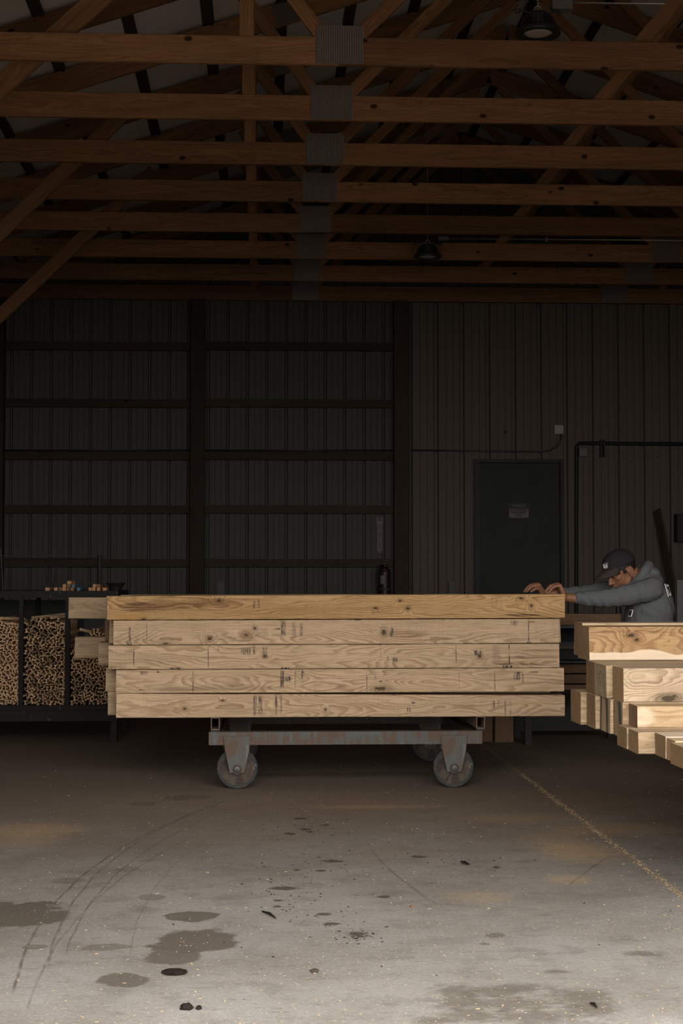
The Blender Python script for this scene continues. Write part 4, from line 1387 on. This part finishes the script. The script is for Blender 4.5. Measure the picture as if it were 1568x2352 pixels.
tr = MB()
loft(tr, [((2.52, PY, .68), .135, .165), ((2.51, PY, .78), .140, .172), ((2.48, PY, .84), .140, .170)])
tr.chain([(LEG_N[0][0], .10), (LEG_N[1][0], .078), ((2.81, PY - .11, .125), .060)])
tr.chain([(LEG_F[0][0], .10), (LEG_F[1][0], .078), ((3.0, PY + .12, .145), .060)])
remeshed(tr, 'trousers', 0.008, ['jeans'], person, lambda p, n: p + n * mnoise.noise(p * 14) * 0.008, 2)
for L, zz in ((LEG_N, 0.0), (LEG_F, 0.0)):
    a = Vector(L[-1][0])
    bt = MB()
    bt.chain([(a + Vector((0, 0, .03)), .052), (a + Vector((.015, 0, -.035)), .050)])
    bt.ellipsoid((a.x - .06, a.y, .045), (.135, .050, .044))
    bt.box(a.x - .19, a.x + .07, a.y - .046, a.y + .046, 0.002, 0.030)
    remeshed(bt, 'boot', 0.007, ['boot'], person, None, 3)

# cap: crown of panels, button, curved brim
cp = MB()
NA, NP_ = 48, 12
ring_pts = []
for lay, shr in ((0, 0.0), (1, 0.004)):
    for j in range(NP_ + 1):
        for k in range(NA):
            az = 2 * math.pi * k / NA
            edge = 0.032 + 0.016 * math.cos(az)
            t = j / NP_
            el = (math.pi / 2) * (1 - t)
            fr = (0.109 if math.cos(az) > 0 else 0.112) - shr
            r_ = math.cos(el) ** 0.86
            seam = 1 - 0.012 * max(0, 1 - abs(((az / (math.pi / 3)) % 1) - 0.0) * 16)
            u = edge + (0.128 - shr - edge) * math.sin(el) ** 0.95
            ring_pts.append(hp_(-0.006 + fr * r_ * math.cos(az) * seam, (0.089 - shr) * r_ * math.sin(az) * seam, u))
fs = []
for lay in (0, 1):
    o = lay * (NP_ + 1) * NA
    for j in range(NP_):
        for k in range(NA):
            q = (o + j * NA + k, o + j * NA + (k + 1) % NA, o + (j + 1) * NA + (k + 1) % NA, o + (j + 1) * NA + k)
            fs.append(q if lay else q[::-1])
o1, o2 = NP_ * NA, (2 * NP_ + 1) * NA
for k in range(NA):
    fs.append((o1 + k, o1 + (k + 1) % NA, o2 + (k + 1) % NA, o2 + k))
cp.add(ring_pts, fs)
cap = cp.build('cap', 'cap', person, smooth=True)
MB().ellipsoid(hp_(-0.006, 0, 0.128), (.008, .008, .004), HB, 12, 8).build('cap_button', 'cap', cap, smooth=True)
br = MB()
nb, nl = 20, 8
vs = []
for th in (0.0, 0.0035):
    for j in range(nl + 1):
        for k in range(nb + 1):
            az = math.radians(-66 + 132 * k / nb)
            t = j / nl
            edge = 0.034 + 0.016 * math.cos(az)
            bx_, by_ = -0.006 + 0.107 * math.cos(az), 0.088 * math.sin(az)
            ext = 0.082 * max(math.cos(az * 1.33), 0.0) ** 0.55
            drop = -0.020 * t - 0.030 * (by_ / 0.088) ** 2 * (0.35 + 0.65 * t)
            vs.append(hp_(bx_ + ext * t, by_ * (1 - 0.08 * t), edge + drop + th - 0.004))
fs = []
S = (nl + 1) * (nb + 1)
for j in range(nl):
    for k in range(nb):
        a = j * (nb + 1) + k
        fs.append((a, a + nb + 1, a + nb + 2, a + 1))
        fs.append((S + a, S + a + 1, S + a + nb + 2, S + a + nb + 1))
for k in range(nb):
    a = nl * (nb + 1) + k
    fs.append((a, S + a, S + a + 1, a + 1))
    fs.append((k, k + 1, S + k + 1, S + k))
for j in range(nl):
    for k in (0, nb):
        a = j * (nb + 1) + k
        fs.append((a, a + nb + 1, S + a + nb + 1, S + a))
br.add(vs, fs)
br.build('cap_brim', 'brim', cap, smooth=True)
# white emblem stitched on the cap front
EC_az = math.radians(17)
ef = Vector((math.cos(EC_az), math.sin(EC_az) * 1.1, 0.42)).normalized()
en = HB @ ef
es = (HB @ Vector((-math.sin(EC_az), math.cos(EC_az), 0))).normalized()
eup = en.cross(es).normalized()
if eup.z < 0:
    eup = -eup
ex = eup.cross(en)
EB = Matrix(((ex.x, eup.x, en.x), (ex.y, eup.y, en.y), (ex.z, eup.z, en.z)))
ec = hp_(-0.006 + 0.1045 * math.cos(EC_az) * 0.99, 0.087 * math.sin(EC_az), 0.073)
em = MB()
lm = text_mesh('GCO', 0.0175, 0.0012, 0.0006)
em.add([ec + EB @ (Vector((v.co.x, v.co.y * 1.7 - 0.003, v.co.z)) + Vector((0, 0, 0.0022))) for v in lm.vertices], [tuple(p.vertices) for p in lm.polygons])
arc = [ec + EB @ Vector((0.020 * math.sin(a), 0.007 + 0.011 * math.cos(a), 0.0025)) for a in [math.radians(-95 + 12 * k) for k in range(14)]]
em.tube(arc + [ec + EB @ Vector((0.026, 0.018, 0.001))], 0.0013, 6)
arc2 = [ec + EB @ Vector((0.017 * math.sin(a), -0.006 - 0.012 * math.cos(a), 0.0025)) for a in [math.radians(-60 + 12 * k) for k in range(11)]]
em.tube(arc2, 0.0010, 6)
em.build('cap_emblem', 'emblem', cap)
# hair below the cap, sideburn, brows
hr = MB()
tmp = MB().ellipsoid(hp_(-0.008, 0, 0.016), (.1005, .0790, .101), HB, 56, 40)
inv = HB.transposed()
keep = []
for q in tmp.f:
    c = sum((tmp.v[i] for i in q), Vector()) / len(q)
    l = inv @ (c - HC_)
    if l.z < 0.046 and ((l.x < -0.040 and l.z > -0.052) or (0.004 < l.x < 0.024 and l.z > -0.020) or (l.z > 0.010 and l.x < 0.055)):
        keep.append(q)
hr.add(tmp.v, keep)
hr.build('hair', 'hair', person, smooth=True)
for q in (1, -1):
    MB().tube([hp_(0.073, .044 * q, 0.006), hp_(0.088, .030 * q, 0.013), hp_(0.0975, .012 * q, 0.010)], [.0035, .0048, .0035], 8).build('eyebrow', 'hair', person, smooth=True)
    MB().tube([hp_(0.074, .040 * q, -0.013), hp_(0.0835, .030 * q, -0.0165), hp_(0.086, .020 * q, -0.0145)], [.0014, .0022, .0014], 6).build('eyelashes', 'hair', person, smooth=True)
MB().ellipsoid(hp_(-0.014, .0875, -0.026), (.006, .006, .007), HB, 12, 8).build('earbud', 'grey_box', person, smooth=True)
# patches on the hoodie


def patch(name, ang, z, w, h, glyph):
    k = min(range(len(TORSO) - 1), key=lambda i: abs(TORSO[i][0][2] - z))
    c, rx, ry = TORSO[k]
    n = Vector((math.cos(ang) / rx, -math.sin(ang) / ry, 2.0)).normalized()
    p = Vector((c[0] + (rx + .004) * math.cos(ang), PY - (ry + .004) * math.sin(ang), z)) + n * 0.018
    xx = Vector((0, 0, 1)).cross(n).normalized()
    up = n.cross(xx)
    B = Matrix(((xx.x, up.x, n.x), (xx.y, up.y, n.y), (xx.z, up.z, n.z)))
    mb = MB()
    mb.add([p + B @ Vector(v) for v in [(sx * w / 2, sy * h / 2, sz) for sx in (-1, 1) for sy in (-1, 1) for sz in (-.004, .002)]],
           [(0, 1, 3, 2), (4, 6, 7, 5), (0, 4, 5, 1), (2, 3, 7, 6), (0, 2, 6, 4), (1, 5, 7, 3)])
    o = mb.build(name, 'emblem', ho)
    ink = MB()
    for (a0, a1, b0, b1) in glyph:
        ink.add([p + B @ Vector(v) for v in [(sx * w / 2, sy * h / 2, sz) for sx in (a0, a1) for sy in (b0, b1) for sz in (.0015, .0035)]],
                [(0, 1, 3, 2), (4, 6, 7, 5), (0, 4, 5, 1), (2, 3, 7, 6), (0, 2, 6, 4), (1, 5, 7, 3)])
    me = ink.mesh('patch_print')
    me.materials.append(M['sign_black'])
    io = bpy.data.objects.new(name + '_print', me)
    COL.objects.link(io)
    io.parent = ho
    io.location = -WLOC[person.name]
    return o


patch('back_patch', math.radians(46), 1.175, .070, .085, [(-1, 1, .88, 1), (-1, 1, -1, -.88), (-1, -.88, -.88, .88), (.88, 1, -.88, .88), (-.45, .55, .1, .55), (-.1, .25, -.55, .1), (.25, .55, -.3, .1)])
patch('chest_patch', math.radians(152), 1.03, .032, .045, [(-.75, .75, -.8, .75)])

# ================================================================== fittings on the end walls
def loft_lamp(px, py_rim, Y, dia, label, cable=True):
    p = at(px, py_rim, Y)
    s = dia / 0.30
    root = empty('high_bay_lamp', (p.x, Y, p.z))
    tag(root, label, 'lamp', 'high bay lamps')
    c = (p.x, Y, p.z)
    MB().lathe([(0.098 * s, 0.004), (0.150 * s, 0.0), (0.155 * s, 0.012), (0.150 * s, 0.028), (0.118 * s, 0.045), (0.098 * s, 0.05)], c, 'z', 40, closed=True).build('lamp_rim', 'lamp', root)
    MB().lathe([(0.0, 0.006), (0.06 * s, 0.004), (0.0975 * s, 0.010), (0.0975 * s, 0.02), (0.0, 0.02)], c, 'z', 40).build('lens', 'lens', root, smooth=True)
    MB().lathe([(0.0, 0.03), (0.096 * s, 0.03), (0.096 * s, 0.075), (0.085 * s, 0.08), (0.085 * s, 0.125 * s), (0.07 * s, 0.145 * s), (0.0, 0.15 * s)], c, 'z', 32).build('housing', 'lamp', root)
    for k in range(20):
        a = 2 * math.pi * k / 20
        u, v = math.cos(a), math.sin(a)
        mb = MB()
        q = [(0.086 * s, 0.05), (0.125 * s, 0.05), (0.100 * s, 0.12 * s), (0.086 * s, 0.12 * s)]
        t = 0.0025
        vs = [(c[0] + r * u - v * w, c[1] + r * v + u * w, c[2] + h) for w in (-t, t) for r, h in q]
        mb.add(vs, [(0, 1, 2, 3), (7, 6, 5, 4), (0, 4, 5, 1), (1, 5, 6, 2), (2, 6, 7, 3), (3, 7, 4, 0)])
        mb.build('cooling_fin', 'lamp', root)
    ring = [(c[0] + 0.024 * s * math.cos(a), c[1], c[2] + 0.172 * s + 0.024 * s * math.sin(a)) for a in [2 * math.pi * k / 16 for k in range(17)]]
    MB().tube(ring, 0.0035, 8, cap=False).build('eye_ring', 'conduit', root, smooth=True)
    MB().tube([(c[0], c[1], c[2] + 0.196 * s), (c[0], c[1], roof_z(c[0]) - 0.02)], 0.004, 8).build('hook', 'conduit', root)
    for q in (-1, 1):
        cb = [(c[0] + q * (0.03 + 0.10 * math.sin(math.pi * t) + 0.05 * t) * s, c[1] + 0.01 * q, c[2] + (0.12 + 0.075 * t + 0.03 * math.sin(2 * math.pi * t)) * s) for t in [k / 10 for k in range(11)]]
        MB().tube(cb, 0.006, 8).build('cable', 'lamp', root, smooth=True)
    return root


loft_lamp(1235, 80, 10.45, 0.30, 'round black high bay lamp with pale lens between the first trusses')
loft_lamp(982, 592, 15.35, 0.265, 'small black high bay lamp hanging near the ribbed end wall')


def junction(name, pa, pb, ya, yb_, Y, D, mat, label):
    a, b = at(pa, ya, Y), at(pb, yb_, Y)
    o = MB().box(a.x, b.x, Y, Y + D, min(a.z, b.z), max(a.z, b.z)).build(name, mat)
    bv = o.modifiers.new('soft', 'BEVEL')
    bv.width = 0.006
    bv.segments = 2
    return tag(o, label, 'junction box')


Yc1, Yc2 = 10.45, 15.35
junction('junction_box', 1268, 1316, -4, 20, Yc1 + 0.03, 0.08, 'grey_box', 'grey ceiling junction box beside the pale lensed lamp')
junction('junction_box', 1007, 1031, 542, 551, Yc2 + 0.02, 0.06, 'grey_box', 'small grey junction box beside the far lamp')
pe = at(1640, 10, Yc1 + 0.06)
o = MB().tube([at(1314, 6.5, Yc1 + 0.06), pe, (XR + 0.04, pe.y, pe.z)], 0.0062, 10).build('conduit_pipe', 'conduit', None, smooth=True)
tag(o, 'bright metal conduit running from the near ceiling junction box', 'conduit', 'conduits')
cd = empty('conduit_pipe', at(1255, 550, Yc2 + 0.04))
tag(cd, 'thin metal conduit with a clamp running from the far lamp', 'conduit', 'conduits')
pe = at(1640, 553, Yc2 + 0.04)
MB().tube([at(1030, 548, Yc2 + 0.04), pe, (XR + 0.04, pe.y, pe.z)], 0.005, 10).build('pipe', 'conduit', cd, smooth=True)
pc = at(1255, 550, Yc2 + 0.04)
MB().box(pc.x - 0.008, pc.x + 0.008, pc.y - 0.008, pc.y + 0.02, pc.z - 0.022, pc.z + 0.022).build('clamp', 'conduit', cd)

# conduit along the end wall, bending up to a pale box
Yd = 18.462
for (pa, pb, yy, lab) in ((9, 436, 1034, 'thin wall conduit on the girt in the bay behind the stick rack'), (471, 904, 1034, 'thin wall conduit on the girt in the bay with the fire sign')):
    o = MB().tube([at(pa, yy, Yd), at(pb, yy, Yd)], 0.008, 10).build('wall_conduit', 'conduit_dark', None, smooth=True)
    tag(o, lab, 'conduit', 'wall conduits')
Ye = YQ - 0.014
pts = [at(944, 1034, Ye), at(1100, 1036, Ye), at(1240, 1037.5, Ye)]
for k in range(1, 9):
    a = math.radians(90 * k / 8)
    pts.append(at(1240 + 47 * math.sin(a), 1037.5 - 30 * (1 - math.cos(a)), Ye))
pts.append(at(1288, 998, Ye))
tag(MB().tube(pts, 0.011, 10).build('wall_conduit', 'conduit_dark', None, smooth=True), 'wall conduit curving up to the pale box above the door', 'conduit', 'wall conduits')
junction('junction_box', 1273, 1294, 976, 997, YQ - 0.055, 0.05, 'white_box', 'pale square junction box above the charcoal door')
junction('junction_box', 1329.5, 1349.5, 1029, 1049, YQ - 0.05, 0.045, 'grey_box', 'dull grey square junction box under the black pipe bend')
Yf = YQ - 0.03
pp = empty('black_pipe', at(1325, 1400, Yf))
tag(pp, 'black pipe rising beside the door and turning along the liner wall', 'pipe')
pz = at(1323, 1600, Yf)
MB().tube([(pz.x, Yf, 0.0), at(1323.5, 1024, Yf), at(1329, 1018, Yf), at(1700, 1021, Yf), (XR, Yf, at(1700, 1021, Yf).z)], 0.022, 12).build('pipe', 'black_steel', pp, smooth=False)
a, b = at(1377, 1010, Yf), at(1388, 1050, Yf)
MB().box(a.x, a.x + 0.018, Yf - 0.03, YQ - 0.001, b.z, a.z).build('pipe_bracket', 'black_steel', pp)
MB().box(b.x - 0.018, b.x, Yf - 0.03, YQ - 0.001, b.z, a.z).build('pipe_bracket', 'black_steel', pp)
p = at(1160, 992, YQ)
tag(MB().lathe([(0.0, -0.012), (0.018, -0.010), (0.021, -0.001)], (p.x, YQ - 0.001, p.z), 'y', 16).build('hole_disc', 'black_steel'), 'small round black plug in the liner wall above the door', 'hole')  # black disc stands in for the darkness of a hole

# notice on the door
a, b = at(1167, 1155, YQ), at(1216, 1191, YQ)
cx, cz = (a.x + b.x) / 2, (a.z + b.z) / 2
w, h = b.x - a.x, a.z - b.z
ys = YQ - 0.001
sg = empty('notice_sign', (cx, ys, cz))
tag(sg, 'small notice sign reading authorized personnel only on the charcoal door', 'sign')
MB().box(cx - w / 2, cx + w / 2, ys, ys + 0.004, cz - h / 2, cz + h / 2).build('sign_board', 'sign_black', sg)
MB().box(cx - w / 2 + 0.010, cx + w / 2 - 0.014, ys - 0.0015, ys, cz - h / 2 + 0.010, cz + h * 0.13).build('sign_face', 'sign_white', sg)
lettering('NOTICE', 0.044, (cx, ys - 0.002, cz + h * 0.30), sg, 'conduit_dark', 0.0008)
for k, tx in enumerate(('AUTHORIZED', 'PERSONNEL', 'ONLY')):
    lettering(tx, 0.033, (cx - 0.002, ys - 0.003, cz + h * (0.03 - 0.165 * k)), sg, 'sign_black', 0.0012)

# fire extinguisher arrow sign on the girt bay
yq = 18.535
a, b = at(862, 1185, yq), at(881, 1272, yq)
cx, cz = (a.x + b.x) / 2, (a.z + b.z) / 2
w, h = b.x - a.x, a.z - b.z
fs_ = empty('fire_sign', (cx, yq, cz))
tag(fs_, 'tall narrow red fire sign with a white down arrow on the ribbed wall', 'sign')
MB().box(cx - w / 2, cx + w / 2, yq, yq + 0.004, cz - h / 2, cz + h / 2).build('sign_board', 'sign_red', fs_)
hw = w * 0.40
poly = [(cx - hw, cz + h * .46), (cx, cz + h * .43), (cx + hw, cz + h * .46), (cx + hw, cz + h * .33), (cx + hw * .62, cz + h * .27), (cx + hw * .62, cz - h * .36),
        (cx + hw, cz - h * .34), (cx, cz - h * .48), (cx - hw, cz - h * .34), (cx - hw * .62, cz - h * .36), (cx - hw * .62, cz + h * .27), (cx - hw, cz + h * .33)]
MB().prism(poly, 'y', yq - 0.002, yq - 0.0002).build('arrow', 'sign_white', fs_)
lettering('FIRE', 0.036, (cx, yq - 0.003, cz + h * .385), fs_, 'sign_red', 0.0012)
lettering('\n'.join('EXTINGUISHER'), 0.033, (cx, yq - 0.003, cz - h * .05), fs_, 'sign_red', 0.0012, space=0.72)

# fire extinguisher under it
ex_ = at(883, 1330, 18.42).x
zt = at(883, 1300, 18.42).z
fe = empty('fire_extinguisher', (ex_, 18.39, zt - 0.5))
tag(fe, 'dark red fire extinguisher hanging on the wall below the fire sign', 'extinguisher')
c = (ex_, 18.39, zt)
MB().lathe([(0.0, -0.50), (0.064, -0.495), (0.066, -0.48), (0.066, -0.07), (0.055, -0.035), (0.025, -0.01), (0.02, 0.02), (0.0, 0.02)], c, 'z', 28).build('cylinder', 'ext_red', fe, smooth=False)
MB().box(ex_ - 0.03, ex_ + 0.045, 18.375, 18.40, zt + 0.02, zt + 0.036).build('valve_lever', 'black_steel', fe)
MB().box(ex_ - 0.015, ex_ + 0.06, 18.375, 18.40, zt + 0.048, zt + 0.058).build('valve_lever', 'grey_steel', fe)
hz = [(ex_ - 0.02, 18.38, zt + 0.01), (ex_ - 0.07, 18.375, zt - 0.005), (ex_ - 0.098, 18.37, zt - 0.09), (ex_ - 0.095, 18.365, zt - 0.22), (ex_ - 0.075, 18.36, zt - 0.33)]
MB().tube(hz, 0.010, 10).build('hose', 'black_steel', fe, smooth=True)
MB().tube([hz[-1], (ex_ - 0.072, 18.358, zt - 0.36)], 0.012, 10).build('nozzle', 'emblem', fe)
lb = []
for z_ in (zt - 0.21, zt - 0.11):
    lb += [(ex_ - 0.02 + 0.0672 * math.sin(t) * 0.9, 18.39 - 0.0672 * math.cos(t), z_) for t in [math.radians(-38 + 10 * k) for k in range(8)]]
MB().add(lb, [(i, i + 1, 8 + i + 1, 8 + i) for i in range(7)]).build('label_plate', 'sign_white', fe)
MB().lathe([(0.0672, -0.28), (0.069, -0.275), (0.069, -0.26), (0.0672, -0.255)], c, 'z', 28).build('strap', 'grey_steel', fe)

# plank leaning on the liner wall, dark cabinet beside it
a, b = at(1508, 1172, 18.32), at(1560, 1420, 17.9)
b.z = 0.03
o = beam('leaning_plank', (b.x + 0.10, 17.75, 0.03), (a.x, 18.33, a.z), 0.03, 0.12, 'pine_dark', None, seed=9, ch=0.002)
tag(o, 'dark plank leaning against the liner wall behind the man', 'plank')
a, b = at(1554, 1180, YQ - 0.15), at(1620, 1245, YQ - 0.15)
cb = empty('wall_cabinet', ((a.x + b.x) / 2, YQ - 0.08, b.z))
tag(cb, 'black metal cabinet on the liner wall past the leaning plank', 'cabinet')
MB().box(a.x, b.x, YQ - 0.15, YQ - 0.002, b.z, a.z).build('cabinet_body', 'black_steel', cb)
MB().box(a.x + 0.02, b.x - 0.02, YQ - 0.158, YQ - 0.15, b.z + 0.02, a.z - 0.02).build('cabinet_door', 'door', cb)

# steel saw table with dark boards in the gap behind the piles
YT = 11.9
st = empty('saw_table', (at(1330, 1500, YT).x, YT + 0.3, 0))
tag(st, 'dark steel table frame standing in the gap between the two piles', 'table')
tx0, tx1 = at(1205, 1500, YT).x, at(1445, 1500, YT).x
tz = lambda py: at(1340, py, YT).z
for (ya, yb_, y0, y1, mk, nm) in ((1437, 1443, 0.0, .60, 'grey_steel', 'top_rail'), (1475, 1484, 0.0, .05, 'grey_steel', 'rail'), (1484, 1490, 0.004, .05, 'cart_tube', 'rust_strip'),
                                  (1495, 1516, .06, .12, 'door', 'panel'), (1518, 1523, 0.0, .6, 'grey_steel', 'rail'), (1588, 1592, 0.0, .6, 'dark_steel', 'rail')):
    MB().box(tx0, tx1, YT + y0, YT + y1, tz(yb_), tz(ya)).build(nm, mk, st)
MB().box(tx0, tx1, YT + 0.61, YT + 0.62, 0.05, tz(1437)).build('dark_backing', 'black_steel', st)  # added dark sheet hides the wall beyond so the gap reads as shade
for xx in (tx0, tx1 - 0.05):
    for yy in (YT + 0.01, YT + 0.54):
        MB().box(xx, xx + 0.05, yy, yy + 0.05, 0.0, tz(1437)).build('leg', 'black_steel', st)
bz = tz(1437) + 0.001
o = beam('oak_board', (at(1215, 1420, YT).x, YT + 0.11, bz + 0.044), (at(1428, 1420, YT).x, YT + 0.11, bz + 0.044), 0.16, 0.087, ['oak_brown', 'oak_brown'], None, seed=71, ch=0.004, segs=4, jit=0.001)
tag(o, 'reddish brown timber lying on the dark steel table', 'timber')
for k, (ya, yb_) in enumerate(((1526, 1548), (1551, 1572), (1575, 1587))):
    z0, z1 = tz(yb_), tz(ya)
    o = beam('oak_board', (at(1220, 1500, YT).x + 0.06, YT + 0.18, (z0 + z1) / 2), (at(1425, 1500, YT).x, YT + 0.18, (z0 + z1) / 2), 0.16, z1 - z0, ['oak_brown', 'oak_brown'], None, seed=73 + k, ch=0.004)
    tag(o, 'dark brown board stored under the steel table, %s of three' % ('topmost', 'middle', 'lowest')[k], 'board', 'boards under the table')
pa_ = at(1428, 1437, YT)
stp = MB().box(pa_.x, pa_.x + 0.016, YT + 0.02, YT + 0.05, tz(1437), tz(1393))
stp.build('end_stop', 'black_steel', st)
stp = MB().box(pa_.x + 0.03, pa_.x + 0.05, YT + 0.3, YT + 0.34, tz(1437), tz(1391))
stp.build('end_stop', 'black_steel', st)

# ================================================================== litter on the floor
rf = random.Random(3)
mb = MB()


def chip(mb, x, y, s, mi):
    a = rf.uniform(0, math.pi)
    l, w, t = s * rf.uniform(.7, 1.8), s * rf.uniform(.3, .7), s * rf.uniform(.12, .3)
    ca, sa = math.cos(a), math.sin(a)
    tl = rf.uniform(-.25, .25)
    vs = []
    for dx in (-l / 2, l / 2):
        for dy in (-w / 2, w / 2):
            for dz in (0.0, t):
                vs.append((x + dx * ca - dy * sa, y + dx * sa + dy * ca, 0.0005 + dz + max(0, dx * tl)))
    mb.add(vs, [(0, 1, 3, 2), (4, 6, 7, 5), (0, 4, 5, 1), (2, 3, 7, 6), (0, 2, 6, 4), (1, 5, 7, 3)], mi)


for k in range(1500):
    px, py = rf.uniform(-20, 1590), 1660 + 700 * rf.random() ** 0.8
    p = on_floor(px, py)
    chip(mb, p.x, p.y, rf.uniform(.003, .0055) * (1.6 if rf.random() < .06 else 1), 0)
jx = on_floor(1400, 1932).x
for k in range(700):
    chip(mb, jx + rf.gauss(0, .013), rf.uniform(5.6, 10.2), rf.uniform(.003, .006), 0)
tag(mb.build('wood_chips', 'chip'), 'pale wood chips and sawdust scattered over the concrete floor', 'chips', None, 'stuff')
mb = MB()
for k in range(260):
    cxp, cyp, sx, sy = rf.choice(((710, 1900, 60, 22), (720, 1975, 70, 30), (660, 2050, 50, 30), (750, 2110, 50, 20), (820, 2150, 30, 14), (1060, 1985, 60, 20), (780, 2050, 400, 120)))
    p = on_floor(rf.gauss(cxp, sx), rf.gauss(cyp, sy))
    chip(mb, p.x, p.y, rf.uniform(.003, .008), 0)
tag(mb.build('bark_crumbs', 'bark'), 'dark bark crumbs scattered in front of the cart', 'bark', None, 'stuff')


def lump(px, py, w, d, h, name, mat, label, cat, seed):
    q = random.Random(seed)
    p = on_floor(px, py)
    n = 12
    vs = []
    for lay, (sc_, hh) in enumerate(((1.0, 0.001), (1.02, 0.35), (0.7, 0.85), (0.25, 1.0))):
        for k in range(n):
            a = 2 * math.pi * k / n
            r_ = sc_ * q.uniform(.75, 1.15)
            vs.append((p.x + w / 2 * r_ * math.cos(a), p.y + d / 2 * r_ * math.sin(a), h * hh * (q.uniform(.7, 1.1) if lay else 1)))
    fs = [tuple(range(n))[::-1], tuple(range(3 * n, 4 * n))]
    for i in range(3):
        for k in range(n):
            fs.append((i * n + k, i * n + (k + 1) % n, (i + 1) * n + (k + 1) % n, (i + 1) * n + k))
    return tag(MB().add(vs, fs).build(name, mat), label, cat)


lump(428, 2317, .040, .045, .016, 'bark_piece', 'bark', 'angular black bark piece on the pale concrete', 'bark', 1)
lump(456, 2317, .018, .03, .009, 'bark_piece', 'bark', 'tiny black bark piece beside the angular one', 'bark', 2)
lump(398, 2232, .078, .065, .006, 'bark_piece', 'bark', 'flat black bark slab lying on the brown oil stain', 'bark', 3)
lump(722, 2231, .028, .06, .006, 'dry_leaf', 'leaf', 'curled grey brown leaf on the bare concrete', 'leaf', 4)
lump(946, 2083, .018, .03, .008, 'wood_scrap', 'oak_brown', 'small reddish brown wood scrap on the concrete', 'scrap', 5)
for (a, b, lab) in (((602, 2096), (633, 2112), 'short dark twig lying on the concrete near the oil stains'), ((1058, 1981), (1076, 1988), 'short black twig lying on the floor in front of the cart wheel'),
                    ((1355, 2308), (1370, 2318), 'brown curled shaving on the pale wet concrete')):
    p, q = on_floor(*a), on_floor(*b)
    p.z = q.z = 0.005
    tag(MB().tube([p, (p + q) / 2 + Vector((0.004, 0.01, 0.002)), q], [.003, .005, .002], 7).build('twig', 'bark'), lab, 'twig')
